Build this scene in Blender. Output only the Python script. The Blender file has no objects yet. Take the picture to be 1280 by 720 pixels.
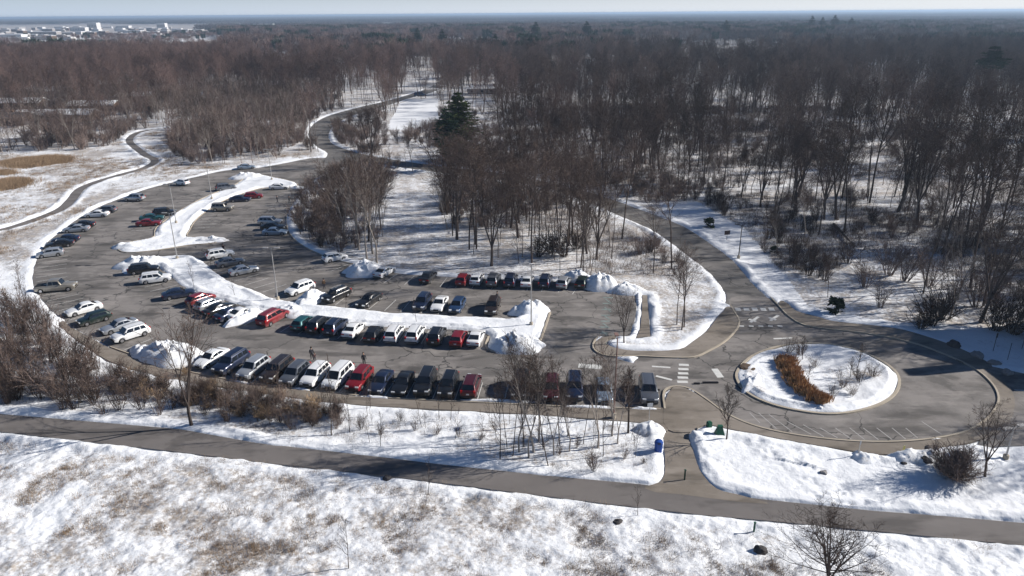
import bpy, bmesh, math, random
import numpy as np
from mathutils import Vector, Matrix, Quaternion, noise as mnoise
from mathutils.geometry import tessellate_polygon

random.seed(7)
RNG = np.random.default_rng(11)
scene = bpy.context.scene
COL = scene.collection
PI = math.pi

# ------------------------------------------------------------------ camera model
F, CAMH, HY, ROLL = 900.0, 40.0, 16.5, math.radians(0.45)
PITCH = math.atan((360 - HY) / F)
cR, sR, cP, sP = math.cos(ROLL), math.sin(ROLL), math.cos(PITCH), math.sin(PITCH)


def P(x, y, z=0.0):
    """ground point seen at photo pixel x, y"""
    u = (x - 640) / F
    v = -(y - 360) / F
    u, v = u * cR + v * sR, -u * sR + v * cR
    d = (u, cP + v * sP, -sP + v * cP)
    t = (z - CAMH) / d[2]
    return (d[0] * t, d[1] * t)


def to_px(X, Y, Z=0.0):
    zc = Y * cP - (Z - CAMH) * sP
    yc = Y * sP + (Z - CAMH) * cP
    zc = np.maximum(zc, 1e-3)
    u = X / zc
    v = yc / zc
    u, v = u * cR - v * sR, u * sR + v * cR
    return 640 + F * u, 360 - F * v


cam_data = bpy.data.cameras.new("camera")
cam_data.sensor_width = 36.0
cam_data.lens = F / 1280 * 36.0
cam_data.clip_start = 0.5
cam_data.clip_end = 90000
cam = bpy.data.objects.new("camera", cam_data)
COL.objects.link(cam)
Rv = Vector((cR, -sR * sP, -sR * cP))
Uv = Vector((sR, cR * sP, cR * cP))
Bv = Rv.cross(Uv)
cam.matrix_world = Matrix(((Rv.x, Uv.x, Bv.x, 0), (Rv.y, Uv.y, Bv.y, 0), (Rv.z, Uv.z, Bv.z, CAMH), (0, 0, 0, 1)))
scene.camera = cam

# ------------------------------------------------------------------ light
SUN_EL, SUN_AZ = math.radians(29), math.radians(10)      # azimuth counter-clockwise from +X
S = Vector((math.cos(SUN_EL) * math.cos(SUN_AZ), math.cos(SUN_EL) * math.sin(SUN_AZ), math.sin(SUN_EL)))
sun_d = bpy.data.lights.new("sun", 'SUN')
sun_d.energy = 5.0
sun_d.angle = math.radians(0.55)
sun_d.color = (1.0, 0.945, 0.87)
sun = bpy.data.objects.new("sun", sun_d)
sun.rotation_euler = S.to_track_quat('Z', 'Y').to_euler()
sun.location = (0, 0, 100)
COL.objects.link(sun)
world = bpy.data.worlds.new("World")
scene.world = world
world.use_nodes = True
wn = world.node_tree
sky = wn.nodes.new("ShaderNodeTexSky")
sky.sky_type = 'NISHITA'
sky.sun_disc = False
sky.sun_elevation = SUN_EL
sky.sun_rotation = PI / 2 - SUN_AZ
sky.altitude = 200
sky.air_density = 0.9
sky.dust_density = 0.0
sky.ozone_density = 6.0
# pale milky band of the winter sky low over the horizon, brighter towards the sun
wt_ = wn.nodes.new("ShaderNodeTexCoord")
wx_ = wn.nodes.new("ShaderNodeSeparateXYZ")
wn.links.new(wt_.outputs["Generated"], wx_.inputs[0])
wm = wn.nodes.new("ShaderNodeMapRange"); wm.interpolation_type = 'SMOOTHSTEP'
wm.inputs[1].default_value = 0.05; wm.inputs[2].default_value = 0.0; wm.inputs[3].default_value = 0.0; wm.inputs[4].default_value = 0.9
wn.links.new(wx_.outputs[2], wm.inputs[0])
ws = wn.nodes.new("ShaderNodeMapRange")
ws.inputs[1].default_value = -0.6; ws.inputs[2].default_value = 0.6
wn.links.new(wx_.outputs[0], ws.inputs[0])
wc = wn.nodes.new("ShaderNodeMix"); wc.data_type = 'RGBA'
wc.inputs[6].default_value = (7.3, 8.7, 10.8, 1); wc.inputs[7].default_value = (12.6, 12.8, 13.2, 1)
wn.links.new(ws.outputs[0], wc.inputs[0])
wk = wn.nodes.new("ShaderNodeMix"); wk.data_type = 'RGBA'
wn.links.new(wm.outputs[0], wk.inputs[0])
wn.links.new(sky.outputs[0], wk.inputs[6]); wn.links.new(wc.outputs[2], wk.inputs[7])
wn.links.new(wk.outputs[2], wn.nodes["Background"].inputs[0])
wn.nodes["Background"].inputs[1].default_value = 0.052
scene.view_settings.view_transform = 'Standard'
scene.view_settings.look = 'None'
scene.view_settings.exposure = 0.50
scene.view_settings.gamma = 1.0
scene.cycles.max_bounces = 5
scene.cycles.diffuse_bounces = 2
scene.cycles.glossy_bounces = 2
scene.cycles.transmission_bounces = 2
scene.cycles.transparent_max_bounces = 4
scene.cycles.volume_bounces = 0
scene.cycles.use_denoising = True
scene.cycles.denoiser = 'OPENIMAGEDENOISE'
scene.cycles.use_adaptive_sampling = True
scene.cycles.adaptive_threshold = 0.02
scene.cycles.caustics_reflective = False
scene.cycles.caustics_refractive = False
scene.render.use_persistent_data = False


# ------------------------------------------------------------------ helpers
class MB:
    def __init__(s):
        s.v, s.f, s.m, s.n = [], [], [], 0

    def add(s, verts, faces, mi=0):
        s.v.extend(tuple(p) for p in verts)
        s.f.extend(tuple(i + s.n for i in f) for f in faces)
        s.m.extend([mi] * len(faces))
        s.n += len(verts)

    def box(s, c, h, rz=0.0, mi=0):
        cs, sn = math.cos(rz), math.sin(rz)
        vs = []
        for dz in (-1, 1):
            for dx, dy in ((-1, -1), (1, -1), (1, 1), (-1, 1)):
                x, y = dx * h[0], dy * h[1]
                vs.append((c[0] + x * cs - y * sn, c[1] + x * sn + y * cs, c[2] + dz * h[2]))
        s.add(vs, [(3, 2, 1, 0), (4, 5, 6, 7), (0, 1, 5, 4), (1, 2, 6, 5), (2, 3, 7, 6), (3, 0, 4, 7)], mi)

    def tube(s, pts, rad, n=6, cap=True, mi=0):
        pts = [Vector(p) for p in pts]
        base = s.n
        vs = []
        for i, p in enumerate(pts):
            a = pts[max(i - 1, 0)]
            b = pts[min(i + 1, len(pts) - 1)]
            d = (b - a)
            d = d.normalized() if d.length > 1e-6 else Vector((0, 0, 1))
            ref = Vector((1, 0, 0)) if abs(d.x) < 0.9 else Vector((0, 1, 0))
            u = d.cross(ref).normalized()
            w = d.cross(u)
            for k in range(n):
                t = 2 * PI * k / n
                vs.append(p + (u * math.cos(t) + w * math.sin(t)) * rad[i])
        fs = []
        for i in range(len(pts) - 1):
            for k in range(n):
                k2 = (k + 1) % n
                fs.append((i * n + k, i * n + k2, (i + 1) * n + k2, (i + 1) * n + k))
        if cap:
            fs.append(tuple(range(n)))
            fs.append(tuple(range((len(pts) - 1) * n, len(pts) * n)))
        s.add(vs, fs, mi)

    def mesh(s, name, mats=None, smooth=None):
        me = bpy.data.meshes.new(name)
        me.from_pydata(s.v, [], s.f)
        for m in (mats or []):
            me.materials.append(m)
        if len(mats or []) > 1:
            me.polygons.foreach_set("material_index", s.m)
        if smooth is not None:
            me.shade_smooth()
            if smooth < 179:
                me.set_sharp_from_angle(angle=math.radians(smooth))
        me.update()
        return me


def link(name, data, parent=None, loc=(0, 0, 0), rz=0.0):
    o = bpy.data.objects.new(name, data)
    COL.objects.link(o)
    o.location = loc
    o.rotation_euler = (0, 0, rz)
    if parent:
        o.parent = parent
    return o


def tag(o, label=None, cat=None, group=None, kind=None):
    if label: o["label"] = label
    if cat: o["category"] = cat
    if group: o["group"] = group
    if kind: o["kind"] = kind
    return o


def copy_tree(o, parent=None):
    c = o.copy()
    COL.objects.link(c)
    c.parent = parent
    for ch in CH.get(o.name, ()):
        cc = copy_tree(ch, c)
    CH[c.name] = [x for x in c_children(c)]
    return c


CH = {}
_kids = {}


def c_children(o):
    return [x for x in _kids.get(o.name, ())]


def kids_of(root):
    """children dictionary of a prototype (one pass, cached)"""
    out = {}
    def walk(o):
        out[o] = list(o.children)
        for x in out[o]:
            walk(x)
    walk(root)
    return out


def dup(root, kd, loc, rz, scale=1.0, hook=None):
    def rec(o, par):
        c = o.copy()
        COL.objects.link(c)
        if par:
            c.parent = par
        if hook:
            hook(c, o)
        for x in kd[o]:
            rec(x, c)
        return c
    c = rec(root, None)
    c.location = loc
    c.rotation_euler = (0, 0, rz)
    c.scale = (scale,) * 3 if not isinstance(scale, tuple) else scale
    return c


def catmull(pts, closed=True, sub=4):
    pts = [np.array(p, float) for p in pts]
    n = len(pts)
    out = []
    rng = range(n) if closed else range(n - 1)
    for i in rng:
        if closed:
            p0, p1, p2, p3 = pts[i - 1], pts[i], pts[(i + 1) % n], pts[(i + 2) % n]
        else:
            p0, p1, p2, p3 = pts[max(i - 1, 0)], pts[i], pts[i + 1], pts[min(i + 2, n - 1)]
        # centripetal-ish: limit tangents by the segment length
        L = np.linalg.norm(p2 - p1)
        t1 = (p2 - p0)
        t2 = (p3 - p1)
        t1 = t1 / (np.linalg.norm(t1) + 1e-9) * L
        t2 = t2 / (np.linalg.norm(t2) + 1e-9) * L
        for k in range(sub):
            t = k / sub
            h00 = 2 * t**3 - 3 * t**2 + 1
            h10 = t**3 - 2 * t**2 + t
            h01 = -2 * t**3 + 3 * t**2
            h11 = t**3 - t**2
            out.append(h00 * p1 + h10 * t1 + h01 * p2 + h11 * t2)
    if not closed:
        out.append(pts[-1])
    return np.array(out)


def W(px, closed=True, sub=4, smooth=True):
    w = [P(*p) for p in px]
    return catmull(w, closed, sub) if smooth else np.array(w)


def sd_poly(poly, X, Y, pad=4.0):
    """signed distance (negative inside) of points to a closed polygon; far points get +pad"""
    out = np.full(X.shape, pad)
    x0, y0 = poly.min(0) - pad
    x1, y1 = poly.max(0) + pad
    sel = np.nonzero((X > x0) & (X < x1) & (Y > y0) & (Y < y1))[0]
    if not len(sel):
        return out
    xs, ys = X[sel], Y[sel]
    best = np.full(xs.shape, 1e9)
    ins = np.zeros(xs.shape, bool)
    n = len(poly)
    for i in range(n):
        ax, ay = poly[i]
        bx, by = poly[(i + 1) % n]
        dx, dy = bx - ax, by - ay
        L2 = dx * dx + dy * dy + 1e-12
        t = np.clip(((xs - ax) * dx + (ys - ay) * dy) / L2, 0, 1)
        d = (xs - ax - t * dx) ** 2 + (ys - ay - t * dy) ** 2
        best = np.minimum(best, d)
        if ay != by:
            c = ((ay > ys) != (by > ys)) & (xs < (bx - ax) * (ys - ay) / (by - ay) + ax)
            ins ^= c
    d = np.sqrt(best)
    out[sel] = np.where(ins, -d, np.minimum(d, pad))
    return out


def in_poly(poly, X, Y):
    ins = np.zeros(X.shape, bool)
    n = len(poly)
    for i in range(n):
        ax, ay = poly[i]
        bx, by = poly[(i + 1) % n]
        if ay != by:
            ins ^= ((ay > Y) != (by > Y)) & (X < (bx - ax) * (Y - ay) / (by - ay) + ax)
    return ins


_hash = np.random.default_rng(5).random((256, 256))


def vnoise(X, Y, s):
    """value noise, feature size s"""
    x = X / s + 1000.5
    y = Y / s + 1000.5
    xi = np.floor(x).astype(int)
    yi = np.floor(y).astype(int)
    fx = x - xi
    fy = y - yi
    fx = fx * fx * (3 - 2 * fx)
    fy = fy * fy * (3 - 2 * fy)
    h = lambda a, b: _hash[a & 255, b & 255]
    return (h(xi, yi) * (1 - fx) * (1 - fy) + h(xi + 1, yi) * fx * (1 - fy)
            + h(xi, yi + 1) * (1 - fx) * fy + h(xi + 1, yi + 1) * fx * fy)


def fbm(X, Y, s, o=4, g=0.5):
    a, t, r = 1.0, 0, 0
    for k in range(o):
        r = r + a * vnoise(X + 37.1 * k, Y - 19.7 * k, s / 2**k)
        t += a
        a *= g
    return r / t


# ------------------------------------------------------------------ materials
def mat(name, col=(0.5, 0.5, 0.5), rough=0.8, metal=0.0, spec=0.3, var=0.0, nscale=3.0, coords='Object', bump=0.0, coat=0.0, randvar=0.0, transl=0.0, worldvar=0.0):
    m = bpy.data.materials.new(name)
    m.use_nodes = True
    nt = m.node_tree
    b = nt.nodes["Principled BSDF"]
    b.inputs["Roughness"].default_value = rough
    b.inputs["Metallic"].default_value = metal
    b.inputs["Specular IOR Level"].default_value = spec
    b.inputs["Coat Weight"].default_value = coat
    b.inputs["Coat Roughness"].default_value = 0.05
    tc = nt.nodes.new("ShaderNodeTexCoord")
    nz = nt.nodes.new("ShaderNodeTexNoise")
    nz.inputs["Scale"].default_value = nscale
    nz.inputs["Detail"].default_value = 4
    nt.links.new(tc.outputs[coords], nz.inputs["Vector"])
    mx = nt.nodes.new("ShaderNodeMix")
    mx.data_type = 'RGBA'
    c = Vector(col)
    mx.inputs[6].default_value = (*(c * (1 - var)), 1)
    mx.inputs[7].default_value = (*(c * (1 + var)), 1)
    nt.links.new(nz.outputs[0], mx.inputs[0])
    src = mx.outputs[2]
    if randvar:
        oi = nt.nodes.new("ShaderNodeObjectInfo")
        mr = nt.nodes.new("ShaderNodeMapRange")
        mr.inputs[3].default_value = 1 - randvar
        mr.inputs[4].default_value = 1 + randvar
        nt.links.new(oi.outputs["Random"], mr.inputs[0])
        hs = nt.nodes.new("ShaderNodeHueSaturation")
        nt.links.new(mr.outputs[0], hs.inputs["Value"])
        nt.links.new(src, hs.inputs["Color"])
        src = hs.outputs[0]
    if worldvar:            # stands of wood differ over tens of metres
        gp = nt.nodes.new("ShaderNodeNewGeometry")
        n2 = nt.nodes.new("ShaderNodeTexNoise")
        n2.inputs["Scale"].default_value = 0.012
        n2.inputs["Detail"].default_value = 4
        nt.links.new(gp.outputs["Position"], n2.inputs["Vector"])
        m2 = nt.nodes.new("ShaderNodeMapRange")
        m2.inputs[1].default_value = 0.35
        m2.inputs[2].default_value = 0.65
        m2.inputs[3].default_value = 1 - worldvar
        m2.inputs[4].default_value = 1 + worldvar
        nt.links.new(n2.outputs[0], m2.inputs[0])
        h2 = nt.nodes.new("ShaderNodeHueSaturation")
        nt.links.new(m2.outputs[0], h2.inputs["Value"])
        nt.links.new(src, h2.inputs["Color"])
        src = h2.outputs[0]
    nt.links.new(src, b.inputs["Base Color"])
    if bump:
        bp = nt.nodes.new("ShaderNodeBump")
        bp.inputs["Strength"].default_value = bump
        bp.inputs["Distance"].default_value = 0.05
        nt.links.new(nz.outputs[0], bp.inputs["Height"])
        nt.links.new(bp.outputs[0], b.inputs["Normal"])
    return m
# ------------------------------------------------------------------ traced outlines (photo pixels -> ground)
LOT_BOT = [(826,512),(760,510),(682,507.5),(589,503),(514,499.5),(460,496),(389,488),(304,478),(255,469),(212,459),(172,446),(138,434)]
LOT_LEFT = [(95,411),(76,397),(59,382),(44,362),(41,348),(44,330),(50,316),(60,302),(78,288),(92,277),(108,267),(127,257),(156,246),(184,236),(215,228),(245,221),(282,213),(320,210),(350,205),(400,197)]
LOT_RIGHT = [(470,203),(440,206),(400,220),(382,235),(368,252),(358,270),(360,288),(371,302),(395,316),(427,327),(446,331),(491,341),(552,345.5),(620,349),(700,352),(742,357),(770,364),(793,368)]
LOT_END = [(787,419),(770,421),(757,440),(800,456),(850,462),(848,484),(832,490)]
LOT = W(LOT_BOT + LOT_LEFT + LOT_RIGHT + LOT_END, sub=4)

RB = W([(830,490),(841,484),(860,486),(879,497),(912,520),(950,535),(1006,546),(1074,552.6),(1137,552),(1194,544),(1224,531),(1242,514),(1248,497.5),(1239,479),(1216,460),(1175,441),(1137,428),(1081,417),(1025,410.5),(1002,405.6),(984,394),(972,381),(955,371),(914,372),(917,389),(924,402),(920,413),(905,428),(886,439),(867,447),(837,448),(800,446),(795,470)])
ROAD_R = [(972,389),(965,381),(957,370),(940,354),(916,326),(887,304),(854,283),(827,272),(800,262),(770,251),(735,240),(690,229),(640,219),(600,213.5),(555,208.5),(505,201.5),(470,196),(445,190.5),(425,184),(414,178),(411,168),(418,156),(437,146),(475,135),(515,122),(542,115),(560,105),(565,97),(561,87),(566,82),(577,80)]
ROAD_L = [(577,76.5),(560,78),(550,86),(552,94),(548,102),(533,111),(505,120),(480,127),(445,135),(410,145),(392,155),(385,167),(388,174),(397,184),(410,192),(404,205),(430,204),(460,203.5),(505,210),(555,217),(600,222),(640,228),(690,238),(740,255),(775,270),(820,291),(859,319),(887,341),(908,368),(914,389)]
ROAD = W(ROAD_R + ROAD_L, sub=3)
FOOT = np.array([P(*p) for p in [(-420,469),(-150,500),(0,517.5),(100,526),(225,536.5),(320,553.7),(420,565),(495,573.7),(545,580),(640,590),(720,598),(797,605),(880,616),(960,625),(1095,639),(1172,644.5),(1280,654),(1600,683),
                                     (1600,713),(1280,682),(1095,664),(960,651),(880,644),(760,630),(640,615),(532,601),(420,588.7),(320,577),(215,564),(107,552),(0,539.5),(-150,523),(-420,491)]])
CONN = W([(829,520),(830,555),(831,590),(824,603),(806,611),(850,618),(960,630),(925,619),(896,611),(876,589),(866,562),(861,541),(878,530),(860,492),(842,487)], sub=3)
WALK = W([(834,512),(790,512),(740,511),(682,509),(620,505.5),(589,504.5),(514,501),(460,497.5),(389,489.5),(304,479.5),(255,470.5),(212,461),(172,448),(138,436),(110,421),(85,407),(78,402),(76,408),(100,428),(137,452),(180,466),(225,476),(320,491),(398,502),(460,507.5),(532,511.5),(620,516),(714,522),(789,528),(815,531),(834,540)], sub=3)
SW_S = W([(842,484),(860,487.5),(879,499),(912,521.5),(950,536.5),(1006,547.5),(1074,554),(1137,553.5),(1194,545.5),(1224,532.5),(1243,515),(1249,497.5),(1240,479),(1217,460),(1229,461),(1256,478),(1268,500),(1264,522),(1250,540),(1215,553),(1175,561),(1126,569),(1081,566.5),(1025,558),(969,548),(912,537),(880,532),(862,541),(835,538),(830,512)], sub=3)
SW_N = W([(1216,459),(1175,440),(1137,427),(1081,416),(1025,409.5),(1002,404.6),(985,393.5),(973,381),(979,377),(995,389),(1025,397.5),(1040,402),(1119,411),(1160,422),(1194,434),(1222,447),(1240,459)], sub=3)
SW_W = W([(770,422),(757,421),(746,427),(744,436),(752,442),(766,445.5),(800,445),(837,447),(866,446.5),(886,438.5),(904,428),(919,413),(923,402),(916,390),(911,384),(905,389),(897,397),(884,414),(867,427),(849,437.5),(800,439.5),(775,437),(758,431),(760,425)], sub=3)
NSTRIP = np.array([P(*p) for p in [(803,369),(809,369.5),(811,395),(813,421),(795,423),(800,412),(802,395)]])
RLOT = W([(1226,457),(1262,463),(1300,471),(1500,500),(1500,565),(1290,557),(1262,557),(1222,556),(1246,537),(1259,515),(1260,495),(1246,472)], sub=2)
FOOT2_C = [(-60,298),(0,288),(37,277),(75,262),(90,249),(101,236),(122,227),(156,217),(178,211),(193,203),(191,198),(184,195),(169,184),(162,177),(165,170),(178,164),(200,161),(225,159)]


def ribbon_poly(c, w):
    c = np.array(c)
    t = np.gradient(c, axis=0)
    t /= np.linalg.norm(t, axis=1)[:, None] + 1e-9
    n = np.stack([-t[:, 1], t[:, 0]], 1)
    return np.concatenate([c + n * w / 2, (c - n * w / 2)[::-1]])


FOOT2 = ribbon_poly(W(FOOT2_C, closed=False, sub=4), 2.3)

# raised islands inside the paving
ISL1 = W([(147,311),(153,304.5),(189,298),(193,290),(196,284),(215,270),(234,258),(260,245),(294,231),(316,219),(339,221),(361,226),(372,230),(365,234),(337,234.5),(320,237),(282,250),(260,263),(245,275),(237,288),(235,296),(260,297),(273,300),(269,303.5),(234,307),(196,313),(159,316)], sub=3)
I2_UP = [(151,338),(158,328),(177,323),(220,320),(244,321),(264,337),(285,350),(315,362),(345,373.5),(394,381),(427,383.5),(480,390),(515,392),(571,395),(620,397.5),(642,398)]
I2_R = [(656,388),(674,381),(685,384),(687,391),(682,407),(674,427),(664,437),(647,441),(619,440),(608,434),(611,421)]
I2_LOW = [(600,415),(534,411.5),(480,409),(427,405),(367,398),(340,393),(315,386),(302,382),(277,375),(243,366),(217,349),(203,338),(190,334),(170,342),(155,343)]
ISL2 = W(I2_UP + I2_R + I2_LOW, sub=3)
ISL3 = W([(742,436),(743,427),(751,421),(770,420),(795,424),(830,418),(870,395),(905,380),(912,382),(917,389),(924,402),(920,413),(905,428),(886,439),(867,447),(837,447),(800,445.5),(766,446),(751,443)], sub=3)
RBI = W([(921,474),(924,461),(940,446),(968,435),(1005,430),(1050,433),(1090,446),(1117,463),(1124,480),(1113,498),(1085,511),(1045,518),(1005,515),(965,506),(935,492)], sub=4)
TRI = W([(380,212),(400,207),(428,205.5),(455,208),(430,213),(400,217)], sub=2)
PAVED = [LOT, RB, ROAD, FOOT, CONN, WALK, SW_S, SW_N, SW_W, RLOT, FOOT2, NSTRIP]
ISLANDS = [ISL1, ISL2, RBI]


def sd_all(X, Y, pad=5.0):
    d = np.full(X.shape, pad)
    for q in PAVED:
        d = np.minimum(d, sd_poly(q, X, Y, pad))
    for q in ISLANDS:
        d = np.maximum(d, -sd_poly(q, X, Y, pad))
    # the corner piece is snow except its own pavement and strip
    d3 = np.minimum(sd_poly(SW_W, X, Y, pad), sd_poly(NSTRIP, X, Y, pad))
    d3 = np.maximum(-sd_poly(ISL3, X, Y, pad), 0) * 0 + d3
    inside3 = sd_poly(ISL3, X, Y, pad) < 0
    d = np.where(inside3, np.maximum(np.minimum(d3, 5), -5), d)
    return d


# regions used for litter, trees, tufts (pixel polygons on the ground)
def pxpoly(l):
    return np.array(l, float)


FIELD = pxpoly([(-600,470),(0,540),(320,577),(640,615),(880,645),(960,651),(1060,661),(1280,683),(1600,714),(1600,1100),(-1500,1100)])
STRIP = pxpoly([(60,410),(137,452),(320,492),(520,511),(800,530),(829,560),(829,600),(790,604),(640,589),(420,564),(225,535),(0,516),(-600,460),(-600,330),(30,340)])
MEADOW = pxpoly([(-900,196),(0,194),(120,187),(200,163),(212,195),(240,207),(330,206),(352,196),(380,186),(392,196),(400,205),(215,228),(127,257),(60,302),(41,348),(20,370),(-900,560)])

# ------------------------------------------------------------------ the ground sheet
# rows get wider with distance so that one sheet reaches the horizon
ypx = np.concatenate([np.linspace(860, 725, 40)[:-1], np.linspace(725, 130, 760)[:-1], np.linspace(130, 30, 110)[:-1], np.linspace(30, 17.3, 24)])
LR = CAMH / np.tan(PITCH + np.arctan((ypx - 360) / F))
LR = np.concatenate([[-400, -60, 0, 12, 18], LR[LR > 18.5]])
LR[-1] = 60000
tc = np.concatenate([np.linspace(-2.4, -0.86, 40)[:-1], np.linspace(-0.86, 0.86, 800)[:-1], np.linspace(0.86, 2.4, 40)])
GX = tc[None, :] * (np.maximum(LR, 12)[:, None] + 22)
GY = np.repeat(LR[:, None], len(tc), 1)
nr, nc = GX.shape
X, Y = GX.ravel(), GY.ravel()
near = (Y < 420) & (np.abs(X) < 260)
sd = np.full(X.shape, 5.0)
idx = np.nonzero(near & (Y > 20))[0]
sd[idx] = sd_all(X[idx], Y[idx])
PXX, PXY = to_px(X, Y)
infield = in_poly(FIELD, PXX, PXY) & (Y > 0)
instrip = in_poly(STRIP, PXX, PXY) & (Y > 0)
inmead = in_poly(MEADOW, PXX, PXY) & (Y > 0)
sdj = sd + 0.7 * (fbm(X + 5, Y - 3, 2.2, 3) - 0.5) * np.clip(sd * 4 + 1.2, 0, 1)
up = np.clip((sdj + 0.05) / 0.4, 0, 1)
up = up * up * (3 - 2 * up)
n1 = fbm(X, Y, 7.0, 4)
n2 = fbm(X + 50, Y, 0.95, 3, 0.7)
n3 = fbm(X, Y + 90, 2.6, 3)

ridge = np.exp(-((sd - 1.0) / 0.6) ** 2) * (0.02 + 0.75 * np.clip(fbm(X, Y, 3.2, 3) - .35, 0, 1) * 2 * fbm(X, Y, 13, 2))
hz = -0.12 + up * (0.26 + 0.10 * (n1 - 0.5)) + up * ridge
rough = np.where(infield, 0.27, np.where(instrip, 0.16, np.where(inmead, 0.18, 0.10)))
hz += up * rough * (n2 - 0.5) * np.clip(sd / 0.8, 0.15, 1)
hz += up * np.where(infield, 0.5, 0.25) * (n3 - 0.5) * np.clip(sd / 2, 0, 1)
# islands carry shovelled snow
for q, hh in ((ISL1, 0.14), (ISL2, 0.16), (RBI, 0.14)):
    dq = sd_poly(q, X, Y, 5)
    hz += np.clip(-dq / 0.9, 0, 1) * hh * (0.75 + 0.5 * n3)
# footprints and lumps in the walked snow south of the roundabout
SNO = pxpoly([(864,541),(912,538),(1025,558),(1126,570),(1175,562),(1280,558),(1280,652),(960,623),(900,612),(876,589)])
insno = in_poly(SNO, PXX, PXY) & (Y > 0)
fp = fbm(X * 1.0, Y * 1.0, 0.75, 2)
lumps = np.clip(fbm(X + 7, Y + 3, 4.5, 2) - 0.52, 0, 1) * 2.2
band = np.clip((sd_poly(SW_S, X, Y, 9) < 3.5).astype(float), 0, 1)
hz += np.where(insno, -0.14 * np.clip(0.42 - fp, 0, 1) * 3 * np.clip(lumps * 3 + 0.35, 0, 1) * up + band * lumps * 0.7 * up * n2, 0)
far = Y > 420
hz = np.where(far, -0.05 + 0.1 * n1, hz)
# litter = how much dry growth and leaves shows through the snow
lit = np.where(infield, 0.555, np.where(instrip, 0.55, np.where(inmead, 0.66, 0.72)))
lit = lit + 0.42 * (fbm(X + 300, Y, 8.0, 4) - 0.5) * 2 * np.where(infield | inmead, 1.0, 0.5)
lit = lit * np.clip((sd - 0.6 + fbm(X, Y, 4, 2)) / 1.8, 0.2, 1)
WH = pxpoly([(483,162),(500,130),(513,125),(548,124),(548,150),(522,163)])
lit = np.where(in_poly(WH, PXX, PXY), 0.0, lit)
lit = np.where(insno, 0.0, lit)
lit = np.where((PXY > 640) & (Y > 0) & (Y < 70), np.clip(lit - 0.5 * np.clip((PXX - 860 + 260 * (n1 - .5)) / 140, 0, 1), 0, 1), lit)
OPENR = pxpoly([(812,255),(870,252),(930,286),(985,350),(1010,385),(1100,402),(1290,415),(1500,440),(1500,480),(1240,462),(972,381),(887,304),(827,272)])
lit = np.where(in_poly(OPENR, PXX, PXY), lit * 0.55, lit)
for q in (ISL1, ISL2, TRI):
    dq_ = sd_poly(q, X, Y, 5)
    lit = np.where(dq_ < 0, np.clip(0.36 + dq_ * 0.6, 0, 1) * (fbm(X, Y, 2.5, 2) > .55), lit)
lit = np.where(sd_poly(RBI, X, Y, 5) < 0, 0.20 + 0.9 * np.clip(fbm(X + 40, Y + 13, 5, 3) - .5, 0, 1) * 2, lit)
REED = [pxpoly([(-80,222),(0,205),(40,198),(70,197),(88,200),(80,206),(55,209),(30,214),(12,221),(0,217),(-60,230)]), pxpoly([(-80,238),(0,224),(28,228),(31,233),(12,236),(0,238),(-60,250)])]
for q in REED:
    lit = np.where(in_poly(q, PXX, PXY), 0.05 + 1.0 * fbm(X, Y, 5, 3), lit)
lit = np.where((Y > 1700), 0.9, lit)
reddish = np.where(in_poly(REED[0], PXX, PXY) | in_poly(REED[1], PXX, PXY), 1.0, 0.0)

me = bpy.data.meshes.new("ground")
co = np.stack([X, Y, hz], 1).astype(np.float32)
me.vertices.add(len(co))
me.vertices.foreach_set("co", co.ravel())
r_, c_ = np.meshgrid(np.arange(nr - 1), np.arange(nc - 1), indexing='ij')
a_ = (r_ * nc + c_).ravel()
quads = np.stack([a_, a_ + 1, a_ + nc + 1, a_ + nc], 1).astype(np.int32)
me.loops.add(quads.size)
me.loops.foreach_set("vertex_index", quads.ravel())
me.polygons.add(len(quads))
me.polygons.foreach_set("loop_start", np.arange(0, quads.size, 4, dtype=np.int32))
at = me.attributes.new("litter", 'FLOAT', 'POINT')
at.data.foreach_set("value", lit.astype(np.float32))
at = me.attributes.new("reed", 'FLOAT', 'POINT')
at.data.foreach_set("value", reddish.astype(np.float32))
me.update(calc_edges=True)
me.shade_smooth()


def N(nt, t, **kw):
    n = nt.nodes.new(t)
    for k, v in kw.items():
        setattr(n, k, v)
    return n


def mixc(nt, f, a, b):
    m = nt.nodes.new("ShaderNodeMix")
    m.data_type = 'RGBA'
    for i, v in ((0, f), (6, a), (7, b)):
        if hasattr(v, 'is_linked') or hasattr(v, 'links'):
            nt.links.new(v, m.inputs[i])
        else:
            m.inputs[i].default_value = v if i == 0 else (*v, 1)
    return m.outputs[2]


def noise_n(nt, vec, s, d=4, r=0.55):
    n = nt.nodes.new("ShaderNodeTexNoise")
    n.inputs["Scale"].default_value = s
    n.inputs["Detail"].default_value = d
    n.inputs["Roughness"].default_value = r
    nt.links.new(vec, n.inputs["Vector"])
    return n.outputs[0]


def ramp_n(nt, x, a, b, lo=0.0, hi=1.0):
    m = nt.nodes.new("ShaderNodeMapRange")
    m.interpolation_type = 'SMOOTHSTEP'
    m.inputs[1].default_value = a
    m.inputs[2].default_value = b
    m.inputs[3].default_value = lo
    m.inputs[4].default_value = hi
    nt.links.new(x, m.inputs[0])
    return m.outputs[0]


def math_n(nt, op, a, b=None):
    m = nt.nodes.new("ShaderNodeMath")
    m.operation = op
    for i, v in enumerate((a, b)):
        if v is None: continue
        if isinstance(v, (int, float)):
            m.inputs[i].default_value = v
        else:
            nt.links.new(v, m.inputs[i])
    return m.outputs[0]


def newmat(name):
    m = bpy.data.materials.new(name)
    m.use_nodes = True
    nt = m.node_tree
    g = nt.nodes.new("ShaderNodeNewGeometry")
    return m, nt, nt.nodes["Principled BSDF"], g.outputs["Position"]


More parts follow.
